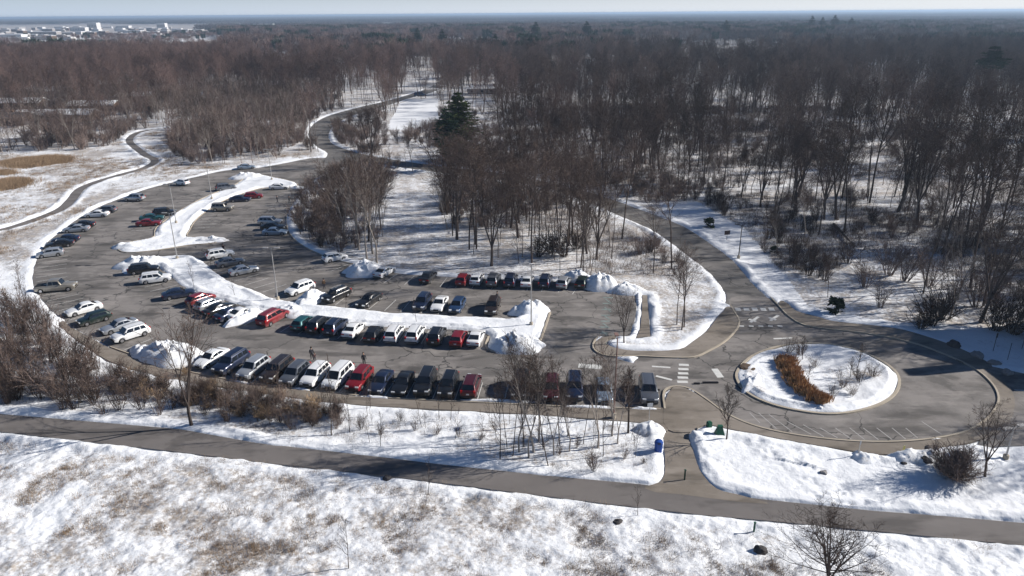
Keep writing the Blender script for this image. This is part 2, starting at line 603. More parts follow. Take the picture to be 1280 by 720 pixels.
SNOWC = (0.80, 0.82, 0.85)
m_ground, nt, b, pos = newmat("snowy_ground")
al = N(nt, "ShaderNodeAttribute", attribute_name="litter").outputs["Fac"]
ar = N(nt, "ShaderNodeAttribute", attribute_name="reed").outputs["Fac"]
na = noise_n(nt, pos, 2.4, 7, 0.72)
nb_ = noise_n(nt, pos, 0.35, 3)
s1 = math_n(nt, 'ADD', na, math_n(nt, 'MULTIPLY', nb_, 0.5))          # about 0.75 mean
thr = math_n(nt, 'SUBTRACT', 1.14, math_n(nt, 'MULTIPLY', al, 0.68))
f_ = math_n(nt, 'SUBTRACT', s1, thr)
f_ = ramp_n(nt, f_, -0.08, 0.24, 0, 0.85)
gcol = mixc(nt, ramp_n(nt, noise_n(nt, pos, 0.8, 3), 0.35, 0.65), (0.34, 0.28, 0.22), (0.25, 0.225, 0.215))
gcol = mixc(nt, ar, gcol, (0.46, 0.36, 0.27))
base = mixc(nt, f_, SNOWC, gcol)
nt.links.new(base, b.inputs["Base Color"])
b.inputs["Roughness"].default_value = 0.75
b.inputs["Specular IOR Level"].default_value = 0.2
bp = N(nt, "ShaderNodeBump")
bp.inputs["Strength"].default_value = 0.6
bp.inputs["Distance"].default_value = 0.12
nt.links.new(noise_n(nt, pos, 3.0, 5, 0.6), bp.inputs["Height"])
nt.links.new(bp.outputs[0], b.inputs["Normal"])
me.materials.append(m_ground)
ground = link("ground", me)
tag(ground, kind="structure")

# ------------------------------------------------------------------ paving materials
def asphalt(name, c1, c2, crack=True, stain=(0.32, 0.31, 0.30)):
    m, nt, b, pos = newmat(name)
    big = ramp_n(nt, noise_n(nt, pos, 0.11, 5, 0.65), 0.40, 0.60)
    col = mixc(nt, big, c1, c2)
    sp = noise_n(nt, pos, 9.0, 3, 0.7)
    col = mixc(nt, ramp_n(nt, sp, 0.3, 0.8, 0, 0.25), col, stain)
    mp = N(nt, "ShaderNodeMapping")
    mp.inputs["Scale"].default_value = (0.5, 1.6, 1)
    nt.links.new(pos, mp.inputs[0])
    st = noise_n(nt, mp.outputs[0], 0.35, 5, 0.65)
    col = mixc(nt, ramp_n(nt, st, 0.50, 0.70, 0, 0.65), col, stain)
    dk = noise_n(nt, mp.outputs[0], 0.22, 4, 0.6)
    col = mixc(nt, ramp_n(nt, dk, 0.50, 0.66, 0, 0.75), col, tuple(v * 0.55 for v in c1))
    wet = noise_n(nt, pos, 0.13, 5, 0.7)
    col = mixc(nt, ramp_n(nt, wet, 0.56, 0.64, 0, 0.45), col, tuple(v * 0.4 for v in c1))
    if crack:
        dn = N(nt, "ShaderNodeTexNoise")
        dn.inputs["Scale"].default_value = 0.6
        nt.links.new(pos, dn.inputs["Vector"])
        vm = N(nt, "ShaderNodeVectorMath", operation='SCALE')
        vm.inputs[3].default_value = 2.2
        nt.links.new(dn.outputs["Color"], vm.inputs[0])
        va = N(nt, "ShaderNodeVectorMath", operation='ADD')
        nt.links.new(vm.outputs[0], va.inputs[0])
        nt.links.new(pos, va.inputs[1])
        vo = N(nt, "ShaderNodeTexVoronoi", feature='DISTANCE_TO_EDGE')
        vo.inputs["Scale"].default_value = 0.17
        nt.links.new(va.outputs[0], vo.inputs["Vector"])
        cr = ramp_n(nt, vo.outputs[0], 0.006, 0.02, 1, 0)
        gate = ramp_n(nt, noise_n(nt, pos, 0.05, 2), 0.42, 0.52)
        cr = math_n(nt, 'MULTIPLY', cr, gate)
        col = mixc(nt, math_n(nt, 'MULTIPLY', cr, 0.75), col, (0.03, 0.03, 0.03))
    nt.links.new(col, b.inputs["Base Color"])
    b.inputs["Roughness"].default_value = 0.85
    b.inputs["Specular IOR Level"].default_value = 0.25
    bp = N(nt, "ShaderNodeBump")
    bp.inputs["Strength"].default_value = 0.25
    bp.inputs["Distance"].default_value = 0.02
    nt.links.new(sp, bp.inputs["Height"])
    nt.links.new(bp.outputs[0], b.inputs["Normal"])
    return m


m_asph = asphalt("worn_asphalt", (0.135, 0.126, 0.119), (0.228, 0.211, 0.199), stain=(0.32, 0.295, 0.275))
m_asph2 = asphalt("road_asphalt", (0.10, 0.096, 0.094), (0.17, 0.16, 0.152), stain=(0.24, 0.225, 0.21))
m_foot = asphalt("footpath_asphalt", (0.142, 0.130, 0.124), (0.165, 0.151, 0.144), crack=False, stain=(0.195, 0.18, 0.172))
m_conc = asphalt("muddy_concrete", (0.18, 0.155, 0.128), (0.24, 0.21, 0.18), crack=False, stain=(0.31, 0.275, 0.24))
m_curb = mat("kerb_concrete", (0.40, 0.35, 0.28), 0.9, var=0.25, nscale=0.5)


def sheet(name, poly, z, m, skirt=0.0):
    pts = [Vector((p[0], p[1], 0)) for p in poly]
    tris = tessellate_polygon([pts])
    mb = MB()
    mb.add([(p[0], p[1], z) for p in poly], [tuple(t) for t in tris])
    me = mb.mesh(name, [m])
    # face up
    bm = bmesh.new()
    bm.from_mesh(me)
    bmesh.ops.recalc_face_normals(bm, faces=bm.faces)
    if bm.faces and sum(f.normal.z for f in bm.faces) < 0:
        bmesh.ops.reverse_faces(bm, faces=bm.faces)
    for f in bm.faces:
        if f.normal.z < 0: f.normal_flip()
    if skirt:
        n = len(poly)
        bm.verts.ensure_lookup_table()
        low = [bm.verts.new((p[0], p[1], z - skirt)) for p in poly]
        vs = list(bm.verts)[:n]
        for i in range(n):
            j = (i + 1) % n
            try: bm.faces.new((vs[i], vs[j], low[j], low[i]))
            except ValueError: pass
    bm.to_mesh(me)
    bm.free()
    return tag(link(name, me), kind="structure")


sheet("parking_lot", LOT, 0.0, m_asph)
sheet("road", ROAD, 0.006, m_asph2)
sheet("roundabout_road", RB, 0.012, m_asph)
sheet("right_parking_lot", RLOT, 0.002, m_asph)
sheet("footpath", FOOT, 0.018, m_foot)
sheet("crossing_path", CONN, 0.026, m_conc)
sheet("walkway", WALK, 0.10, m_conc, 0.15)
sheet("sidewalk", SW_S, 0.115, m_conc, 0.2)
sheet("sidewalk", SW_N, 0.118, m_conc, 0.2)
sheet("sidewalk", SW_W, 0.121, m_conc, 0.2)
sheet("path", FOOT2, 0.02, m_foot)
sheet("path", NSTRIP, 0.05, m_conc)


def kerb(line, closed, w=0.2, h=0.15, z0=-0.02, name="kerb"):
    c = np.array(line, float)
    if closed:
        nx, pv = np.roll(c, -1, 0), np.roll(c, 1, 0)
        t = nx - pv
    else:
        t = np.gradient(c, axis=0)
    t /= np.linalg.norm(t, axis=1)[:, None] + 1e-9
    n = np.stack([-t[:, 1], t[:, 0]], 1)
    mb = MB()
    k = len(c)
    vs = []
    for i in range(k):
        for off, zz in ((-w / 2, z0), (-w / 2 + 0.02, h), (w / 2 - 0.02, h), (w / 2, z0)):
            q = c[i] + n[i] * off
            vs.append((q[0], q[1], zz))
    fs = []
    for i in range(k if closed else k - 1):
        j = (i + 1) % k
        for a in range(3):
            fs.append((i * 4 + a, j * 4 + a, j * 4 + a + 1, i * 4 + a + 1))
    mb.add(vs, fs)
    me = mb.mesh(name, [m_curb])
    bm = bmesh.new(); bm.from_mesh(me)
    bmesh.ops.recalc_face_normals(bm, faces=bm.faces)
    bm.to_mesh(me); bm.free()
    return tag(link(name, me), kind="structure")


RB_S = W([(831,512),(830,490),(841,484),(860,486),(879,497),(912,520),(950,535),(1006,546),(1074,552.6),(1137,552),(1194,544),(1224,531),(1242,514),(1248,497.5),(1239,479),(1216,460),(1175,441),(1137,428),(1081,417),(1025,410.5),(1002,405.6),(984,394),(972,381),(962,371)], closed=False)
kerb(RB_S, False, 0.24, 0.155)
kerb(W([(770,420.5),(751,421),(743,427),(742,436),(751,443),(766,446),(800,445.8),(837,447.5),(867,447),(886,439),(905,428),(920,413),(924,402),(917,389),(912,381)], closed=False), False, 0.24, 0.158)
kerb(W(LOT_BOT, closed=False), False, 0.18, 0.125)
kerb(W([(611,421),(608,434),(619,440.5),(647,441.5),(664,437.5),(674,428),(682,407),(687.5,391)], closed=False), False, 0.3, 0.15)
kerb(RBI, True, 0.35, 0.16)
kerb(ISL1, True, 0.16, 0.13)
kerb(W(LOT_RIGHT[5:12], closed=False), False, 0.16, 0.13)


# ------------------------------------------------------------------ painted markings
m_paint = mat("worn_white_paint", (0.60, 0.60, 0.58), 0.8, var=0.25, nscale=1.5)
m_faint = mat("faded_white_paint", (0.34, 0.33, 0.32), 0.85, var=0.35, nscale=1.5)
m_paint2 = mat("faded_green_paint", (0.20, 0.24, 0.23), 0.85, var=0.5, nscale=1.2)


def quad_line(mb, a, b, w, z):
    a, b = np.array(a), np.array(b)
    t = (b - a) / (np.linalg.norm(b - a) + 1e-9)
    n = np.array([-t[1], t[0]]) * w / 2
    mb.add([(*(a + n), z), (*(a - n), z), (*(b - n), z), (*(b + n), z)], [(0, 1, 2, 3)])


EDGES = {
    'bot': W(LOT_BOT, False, 4), 'left': W(LOT_LEFT[:-2], False, 4), 'right': W(LOT_RIGHT[2:11], False, 4),
    'top': W(LOT_RIGHT[9:16], False, 4),
    'i2up': W(I2_UP[3:], False, 4), 'i2low': W(list(reversed(I2_LOW[:12])), False, 4),
    'i1l': W([(193,290),(196,284),(215,270),(234,258),(260,245),(294,231),(316,219)], False, 4),
    'i1r': W([(235,296),(237,288),(245,275),(260,263),(282,250),(320,237),(337,234.5)], False, 4),
}


def resample(e, step=0.5):
    seg = np.linalg.norm(np.diff(e, axis=0), axis=1)
    s = np.concatenate([[0], np.cumsum(seg)])
    t = np.arange(0, s[-1], step)
    return np.stack([np.interp(t, s, e[:, 0]), np.interp(t, s, e[:, 1])], 1)


EDR = {k: resample(v) for k, v in EDGES.items()}


def edge_axis(k, p):
    """unit vector perpendicular to the kerb line nearest to p, pointing away from the viewer / to the right"""
    e = EDR[k]
    i = int(np.argmin(np.sum((e - np.array(p)) ** 2, 1)))
    a, b = e[max(i - 9, 0)], e[min(i + 9, len(e) - 1)]
    t = (b - a) / np.linalg.norm(b - a)
    n = np.array([-t[1], t[0]])
    if n @ np.array([0.6, 0.8]) < 0:
        n = -n
    return n, e[i]


pl = MB()
for k, sgn, s0, s1_, ln in (('bot', 1, 1, 98, 4.6), ('left', 1, 4, 62, 4.8), ('top', -1, 2, 44, 4.7), ('i2up', 1, 5, 62, 4.8), ('i2low', -1, 4, 62, 4.6), ('i1l', -1, 2, 40, 4.6), ('i1r', 1, 6, 34, 4.6), ('right', -1, 8, 40, 4.6)):
    e = EDR[k]
    L_ = len(e) * 0.5
    s = s0
    while s < min(s1_, L_ - 1):
        i = int(s * 2)
        n, q = edge_axis(k, e[i])
        quad_line(pl, q + n * sgn * 0.4, q + n * sgn * ln, 0.09, 0.016)
        s += 2.72
pf = MB()
for a, b_ in (((937,516),(950,529)),((948,516),(970.6,536)),((961,518),(990,539.5)),((984,527),(1014,543)),((1004,531),(1030,546)),((1025,535),(1047,547.5)),((1044,535),(1064,549)),((1062,535),(1081,549.8)),((1079,535),(1098,549.8)),((1096,535),(1115,549.5)),((1115,535),(1132,549)),((1132,535),(1147,547.5)),((1152,527),(1177,543))):
    quad_line(pf, P(*a), P(*b_), 0.12, 0.020)
tag(link('painted_stripes', pf.mesh('painted_stripes', [m_faint])), kind='structure')
# west crossing bars, north crossing bars, arrows, faded stop bars
for k in range(5):
    y = 456 + k * 5.3
    quad_line(pl, P(848.5 - k * 0.5, y), P(861 - k * 0.3, y + 0.4), 0.55, 0.020)
for k in range(5):
    quad_line(pl, P(919 + k * 10.5, 386.5), P(926 + k * 10.5, 386.8), 1.1, 0.020)
for k in range(5):
    quad_line(pl, P(924 + k * 12, 407.5), P(930 + k * 12, 407.9), 0.45, 0.020)
for k, (ax, ay) in enumerate(((942,400),(967,398))):
    quad_line(pl, P(ax - 4, ay + 3), P(ax + 6, ay - 4), 0.4, 0.020)
    quad_line(pl, P(ax - 6, ay - 1), P(ax + 3, ay + 2), 0.5, 0.024)
quad_line(pl, P(967, 423.5), P(990, 422.5), 0.35, 0.020)
quad_line(pl, P(723, 457), P(752, 459), 1.1, 0.016)
quad_line(pl, P(815, 458), P(838, 459.5), 0.35, 0.016)
quad_line(pl, P(820, 470), P(840, 475), 0.4, 0.016)
quad_line(pl, P(893, 461), P(901, 472), 0.8, 0.020)
quad_line(pl, P(1268, 487.5), P(1290, 488.5), 0.15, 0.010)
tag(link("painted_lines", pl.mesh("painted_lines", [m_paint])), kind="structure")
pg = MB()
for k in range(9):
    y = 372 + k * 7.4
    quad_line(pg, P(754 - k * 0.8, y), P(766 - k * 1.0, y), 0.45, 0.016)
for k in range(6):
    quad_line(pg, P(757 - k * 1.2, 374 + k * 10), P(765 - k * 1.2, 380 + k * 10), 0.25, 0.020)
tag(link("painted_crossing", pg.mesh("painted_crossing", [m_paint2])), kind="structure")
# ------------------------------------------------------------------ bare trees
m_bark = mat("grey_brown_bark", (0.085, 0.068, 0.060), 0.95, spec=0.05, var=0.25, nscale=1.2, randvar=0.30, worldvar=.2)
m_twig = mat("brown_twigs", (0.094, 0.070, 0.060), 0.95, spec=0.05, var=0.2, nscale=0.6, randvar=0.5, worldvar=.3)
m_twigb = mat("warm_brown_twigs", (0.135, 0.092, 0.080), 0.95, spec=0.05, var=0.2, nscale=0.6, randvar=0.5, worldvar=.35)  # redder left-woods twigs; shade of the right woods is put into the darker brown
m_barkb = mat("warm_brown_bark", (0.125, 0.095, 0.082), 0.95, spec=0.05, var=0.2, nscale=0.6, randvar=0.3, worldvar=.2)
m_pale = mat("pale_bark", (0.30, 0.265, 0.235), 0.9, spec=0.05, var=0.2, nscale=1.2, randvar=0.2)
m_red = mat("reddish_twigs", (0.17, 0.130, 0.114), 0.95, spec=0.05, var=0.25, nscale=0.6, randvar=0.25, worldvar=.15)
m_tan = mat("dry_tan_stems", (0.30, 0.215, 0.14), 0.95, spec=0.05, var=0.3, nscale=2.0)
m_greyw = mat("dry_grey_stems", (0.20, 0.17, 0.15), 0.95, spec=0.05, var=0.3, nscale=2.0)
m_needle = mat("dark_needles", (0.02, 0.038, 0.018), 0.9, spec=0.1, var=0.35, nscale=0.8)
m_needle2 = mat("yellow_green_needles", (0.075, 0.10, 0.03), 0.9, spec=0.1, var=0.35, nscale=0.8)


def rot_about(v, ax, a):
    return Quaternion(ax, a) @ v


def grow(rng, mbt, mbc, H, r0, bare=0.3, spread=0.5, n1=14, n2=6, n3=6, n4=2, tw=0.03, lean=0.05, forks=0, seg0=8, up=0.35, l1=0.42):
    """trunk + limbs into mbt, finer branches and twigs into mbc"""
    def path(p, d, L, n, wob, upw):
        pts = [p.copy()]
        d = d.normalized()
        for i in range(n):
            d = (d + Vector((rng.gauss(0, wob), rng.gauss(0, wob), rng.gauss(0, wob) + upw))).normalized()
            p = p + d * (L / n)
            pts.append(p.copy())
        return pts

    def at(pts, t):
        f = t * (len(pts) - 1)
        i = min(int(f), len(pts) - 2)
        return pts[i].lerp(pts[i + 1], f - i), (pts[i + 1] - pts[i]).normalized()

    def spike(mb, pts, w):
        a, b = pts[0], pts[-1]
        d = (b - a).normalized()
        ref = Vector((rng.uniform(-1, 1), rng.uniform(-1, 1), 0.3))
        u = d.cross(ref)
        u = u.normalized() * w / 2 if u.length > 1e-4 else Vector((w / 2, 0, 0))
        m = pts[len(pts) // 2] if len(pts) > 2 else (a + b) / 2
        mb.add([a - u, a + u, m + u * 0.7, m - u * 0.7, b], [(0, 1, 2, 3), (3, 2, 4)])

    def side(d, ang):
        ax = d.orthogonal().normalized()
        ax = rot_about(ax, d, rng.uniform(0, 2 * PI))
        return rot_about(d, ax, ang)

    def limb(p, d, L, r, lev):
        seg = {0: seg0, 1: 5, 2: 3, 3: 2}.get(lev, 2)
        wob = {0: 0.035, 1: 0.12, 2: 0.18, 3: 0.22}.get(lev, 0.2)
        if lev == 4:
            spike(mbc, path(p, d, L, 2, 0.2, 0.05), tw * 0.7)
            return
        pts = path(p, d, L, seg, wob, up * (0.1 if lev else 0.02))
        if lev <= 1:
            mbt.tube(pts, [max(r * (1 - 0.82 * i / seg), 0.012) for i in range(seg + 1)], 6 if lev == 0 else 4, cap=False)
        elif lev == 2:
            mbc.tube(pts, [max(r * (1 - 0.8 * i / seg), 0.01) for i in range(seg + 1)], 3, cap=False)
        else:
            spike(mbc, pts, tw)
        cnt = {0: n1, 1: n2, 2: n3, 3: n4}[lev]
        for i in range(cnt):
            lo = bare if lev == 0 else 0.2
            t = lo + (1 - lo) * ((i + rng.uniform(0.1, 0.9)) / cnt)
            q, dd = at(pts, min(t, 0.99))
            ang = rng.uniform(0.35, 0.75) * (1.25 if lev else 1) * (spread / 0.5)
            if lev == 0:
                ll = H * l1 * (1.15 - 0.75 * (t - lo) / (1 - lo)) * rng.uniform(0.75, 1.15)
            else:
                ll = L * (0.62 - 0.25 * t) * rng.uniform(0.7, 1.2)
            nd = side(dd, ang)
            if nd.z < -0.1: nd.z = abs(nd.z) * 0.3
            limb(q, nd, ll, max(r * (1 - 0.8 * t) * (0.72 if lev == 0 else 0.62), 0.012), lev + 1)

    d0 = Vector((rng.gauss(0, lean), rng.gauss(0, lean), 1))
    if forks:
        pts = path(Vector((0, 0, -0.1)), d0, H * 0.22, 3, 0.05, 0)
        mbt.tube(pts, [r0 * 1.25, r0, r0 * 0.95, r0 * 0.9], 6, cap=False)
        for k in range(forks):
            d = side(Vector((0, 0, 1)), rng.uniform(0.15, 0.4))
            limb(pts[-1] - Vector((0, 0, 0.1)), d, H * 0.72, r0 * 0.62, 0)
    else:
        limb(Vector((0, 0, -0.1)), d0, H, r0, 0)


def make_tree(name, seed, mt, mc, H, **kw):
    rng = random.Random(seed)
    a, b = MB(), MB()
    grow(rng, a, b, H, kw.pop('r0', H * 0.011), **kw)
    ta, tb = a.mesh(name + "_trunk", [mt]), b.mesh(name + "_crown", [mc])
    return ta, tb


TREES = []          # (trunk mesh, crown mesh, height)
for s in range(8):
    H = 20
    kw = dict(n1=17, n2=7, n3=6, n4=3, tw=0.034, bare=0.42, spread=0.54, l1=0.35, r0=0.18, lean=0.03)
    if s in (2, 5):
        kw.update(forks=4, n1=8, bare=0.25, spread=0.58, l1=0.30, r0=0.28, lean=0.05)
    if s in (6, 7):
        kw.update(n1=13, bare=0.55, spread=0.35, l1=0.24, r0=0.11, lean=0.04)
    TREES.append((*make_tree("bare_tree", 100 + s, m_bark, m_twig, H, **kw), H))
PALES = [(*make_tree("pale_tree", 200 + s, m_pale, m_twig, 15, n1=12, n2=6, n3=5, n4=1, tw=0.035, bare=0.25, spread=0.36, l1=0.36, forks=2, r0=0.15), 15) for s in range(3)]
def remat(me, m):
    q = me.copy(); q.materials.clear(); q.materials.append(m); return q


TREESB = [(remat(a, m_barkb), remat(b, m_twigb), h) for a, b, h in TREES]
SAPS = [(*make_tree("sapling", 300 + s, m_bark, m_twig, 6, n1=9, n2=4, n3=3, n4=0, tw=0.022, bare=0.25, spread=0.42, l1=0.30, r0=0.05, seg0=6), 6) for s in range(4)]
SAPR = [(*make_tree("red_sapling", 340 + s, m_red, m_red, 10, n1=10, n2=4, n3=4, n4=1, tw=0.06, bare=0.2, spread=0.33, l1=0.32, r0=0.07, seg0=6), 10) for s in range(3)]


def make_shrub(seed, m, h=2.4, stems=16, tw=0.03, spread=0.6):
    rng = random.Random(seed)
    mb = MB()
    for k in range(stems):
        a = rng.uniform(0, 2 * PI)
        tilt = rng.uniform(0.05, spread)
        d = Vector((math.cos(a) * math.sin(tilt), math.sin(a) * math.sin(tilt), math.cos(tilt)))
        p = Vector((math.cos(a) * 0.25 * rng.random(), math.sin(a) * 0.25 * rng.random(), -0.05))
        L = h * rng.uniform(0.6, 1.1)
        pts = [p, p + d * L * 0.5, p + d * L + Vector((rng.gauss(0, .1), rng.gauss(0, .1), 0))]
        mb.tube(pts, [0.025, 0.016, 0.006], 3, cap=False)
        for j in range(9):
            t = rng.uniform(0.25, 1)
            q = pts[0].lerp(pts[2], t)
            e = (d + Vector((rng.gauss(0, .55), rng.gauss(0, .55), rng.gauss(0, .3)))).normalized()
            l2 = L * 0.38 * rng.uniform(0.5, 1.2)
            q2 = q + e * l2
            u = e.cross(Vector((rng.random(), rng.random(), .2))).normalized() * tw / 2
            mb.add([q - u, q + u, q2], [(0, 1, 2)])
            for z in range(3):
                q3 = q.lerp(q2, rng.uniform(.3, .9))
                e3 = (e + Vector((rng.gauss(0, .6), rng.gauss(0, .6), rng.gauss(0, .3)))).normalized() * l2 * .6
                u3 = e3.normalized().cross(Vector((rng.random(), .3, rng.random()))).normalized() * tw * .4
                mb.add([q3 - u3, q3 + u3, q3 + e3], [(0, 1, 2)])
    return mb.mesh("shrub", [m])


SHRUB_B = [make_shrub(400 + s, m_twig) for s in range(3)]
SHRUB_R = [make_shrub(410 + s, m_red, stems=20) for s in range(3)]
SHRUB_T = [make_shrub(420 + s, m_tan, h=1.8, stems=26, tw=0.04, spread=0.75) for s in range(2)]
SHRUB_DARK = [make_shrub(430, mat("dark_leafless_shrub", (0.06, 0.045, 0.038), 0.95, spec=.05), h=2.0, stems=26, tw=0.04, spread=0.8)]


def make_conifer(seed, H, R, m, bare=0.1, whorls=18, per=9):
    rng = random.Random(seed)
    a, b = MB(), MB()
    a.tube([(0, 0, -.2), (0.1, 0, H * .5), (0, 0, H * .97)], [H * .016, H * .011, .03], 6, cap=False)
    for w in range(whorls):
        t = bare + (1 - bare) * w / whorls
        z = H * t + rng.uniform(-.3, .3)
        rr = R * (1 - ((t - bare) / (1 - bare)) ** 3.2) * rng.uniform(.4, 1.15) + 0.35
        for k in range(per):
            ang = rng.uniform(0, 2 * PI)
            e = Vector((math.cos(ang), math.sin(ang), rng.uniform(-.12, .22)))
            L = rr * rng.uniform(.6, 1.1)
            n = max(int(L / .28), 3)
            for j in range(n):
                q = Vector((0, 0, z)) + e * (L * (j + .6) / n) + Vector((0, 0, -0.05 * j * .4))
                for c in range(4):
                    g = (e + Vector((rng.gauss(0, .9), rng.gauss(0, .9), rng.gauss(0, .35)))).normalized()
                    ln = rng.uniform(.3, .65)
                    u = g.cross(Vector((rng.random(), rng.random(), 1))).normalized() * rng.uniform(.09, .2)
                    b.add([q - u, q + u, q + g * ln + u * .4, q + g * ln - u * .4], [(0, 1, 2, 3)])
    return a.mesh("conifer_trunk", [m_bark]), b.mesh("conifer_crown", [m])


def place_tree(meshes, loc, s, rz, label, group=None, name="bare_tree", cat="tree", h0=None, zs=1.0):
    e = bpy.data.objects.new(name, None)
    e.empty_display_size = 0.5
    COL.objects.link(e)
    e.location = (loc[0], loc[1], 0)
    e.rotation_euler = (0, 0, rz)
    e.scale = (s, s, s * zs)
    tag(e, label, cat, group)
    link("trunk", meshes[0], e)
    link("crown", meshes[1], e)
    return e


def place_shrub(me, px, s, label, group=None, name="shrub", world=None, zs=1.0):
    q = world if world is not None else P(*px)
    o = link(name, me, None, (q[0], q[1], 0.0), random.uniform(0, 6.28))
    o.scale = (s, s, s * zs)
    return tag(o, label, "shrub", group)


# ------- one-off trees that can be told apart in the photograph
def single(px, meshes, H, h, label, rz=None, zs=1.0, name="bare_tree"):
    return place_tree(meshes, P(*px), h / H, random.uniform(0, 6) if rz is None else rz, label, name=name, zs=zs)


big_open = make_tree("open_tree", 501, m_bark, m_twig, 12, n1=9, n2=5, n3=4, n4=1, tw=0.035, bare=0.35, spread=0.42, l1=0.42, forks=3, r0=0.17)
small_round = make_tree("round_tree", 502, m_bark, m_twig, 6, n1=20, n2=6, n3=5, n4=1, tw=0.018, bare=0.28, spread=0.5, l1=0.36, r0=0.09)
wide_low = make_tree("wide_tree", 503, m_bark, m_twig, 7, n1=9, n2=6, n3=5, n4=2, tw=0.022, bare=0.12, spread=0.78, l1=0.58, forks=6, r0=0.15)
dark_round = make_tree("dark_tree", 504, m_bark, SHRUB_DARK[0].materials[0], 6, n1=22, n2=7, n3=6, n4=1, tw=0.03, bare=0.4, spread=0.5, l1=0.33, r0=0.12)
single((240,534), big_open, 12, 12.5, "tall forked bare tree alone in front of the big snow heap left of the lot", 0.6)
single((908,550), small_round, 6, 5.8, "small bare tree beside the green cone south of the roundabout")
single((1231,597), TREES[2][:2], 20, 7.5, "dark bare tree beside the brown bush at the right edge", 1.0)
single((1034,745), wide_low, 7, 6.6, "wide bare tree with fanning branches at the bottom edge below the footpath", 0.3)
single((780,430), TREES[2][:2], 20, 7.4, "small bare tree on the corner snow patch between the lot and the roundabout")
single((785,543), dark_round, 6, 6.5, "dark round-crowned tree at the right end of the front parking row")
single((852,413), TREES[0][:2], 20, 11.0, "slim bare tree on the snow west of the roundabout entry road")
single((846,407), TREES[3][:2], 20, 9.0, "bushy bare tree left of the slim one on the snow west of the entry road")
single((855,410), TREES[4][:2], 20, 10, "bare tree right behind the slim one on the snow west of the entry road")
single((1003,452), small_round, 6, 3.1, "small bare tree at the back of the roundabout island")
single((1071,462), small_round, 6, 3.3, "small bare tree at the right of the roundabout island")
single((1063,474), small_round, 6, 2.6, "low bare tree in the middle of the roundabout island")
single((1009,478), small_round, 6, 2.2, "low bare tree beside the orange grass on the roundabout island")
single((243,361), SAPS[0][:2], 6, 4.4, "thin sapling on the long snowy median left of its lamp post")
single((294,371), SAPS[1][:2], 6, 3.6, "short sapling in the middle of the wide snowy median")
single((264,335), SAPS[2][:2], 6, 4.2, "thin sapling at the upper edge of the long snowy median")
single((432,388), SAPS[3][:2], 6, 4.0, "rust coloured sapling on the median below the black SUV")
single((521,404), SAPS[1][:2], 6, 3.6, "little sapling on the median between two rows of white cars")
# strip between walkway and footpath
for i, (x, y, h, k, lab) in enumerate([
        (625,577,7.5,0,"multi-stemmed young tree in the strip near the footpath"), (649,566,8.5,1,"thin young tree behind the pale clump in the strip"),
        (667,566,11.0,2,"tallest pale tree of the clump in the strip below the front row"), (674,552,10.5,0,"pale leaning tree at the back of the clump below the front row"),
        (686,584,7.5,3,"slim dark sapling closest to the footpath in the strip"), (710,546,6.5,2,"slim sapling right of the pale clump"),
        (747,561,9.5,1,"straight bare sapling halfway between the pale clump and the dark tree"), (754,572,6.0,0,"short sapling in front of the straight one"),
        (765,547,10.5,1,"tall thin pale stem rising past the silver blue car"), (463,512,5.0,2,"thin sapling by the walkway below the red car"),
        (414,545,8.0,3,"sapling standing at the footpath edge below the white cars"), (437,541,5.0,0,"small sapling right of the one below the white cars"),
        (350,530,6.5,1,"thin sapling among the brown shrubs left of the pale strip"), (322,528,6.0,2,"bent sapling among the brown shrubs"),
        (549,525,4.5,0,"little sapling against the walkway below the black SUVs"), (563,526,4.2,1,"little twin sapling against the walkway below the maroon SUV"),
        (436,712,5.0,0,"thin twiggy sapling in the snowy field below the footpath"), (797,647,3.2,2,"short twiggy sapling on the field edge of the footpath"),
        (535,620,3.6,3,"red brown sapling on the field edge of the footpath"), (60,196,0,0,"")]):
    if h:
        src = PALES[k % 3][:2] if ("pale" in lab and "left of the pale" not in lab) else SAPS[k][:2]
        H = 15 if src[0].name.startswith("pale") else 6
        single((x, y), src, H, h, lab, name="young_tree")
for i, (x, y, h) in enumerate(((641,571,9.5),(655,560,11.5),(661,573,9),(679,562,11),(692,571,8.5),(700,558,9.5),(634,562,8),(712,566,7),(729,556,7.5),(772,556,8.0))):
    src = (TREES[6], TREES[7], PALES[1], TREES[7], PALES[0])[i % 5]
    place_tree(src[:2], P(x, y), h / src[2], random.uniform(0, 6), "slender bare tree of the clump between the footpath and the front row's right half", group="clump of slender trees below the front row", name="young_tree")
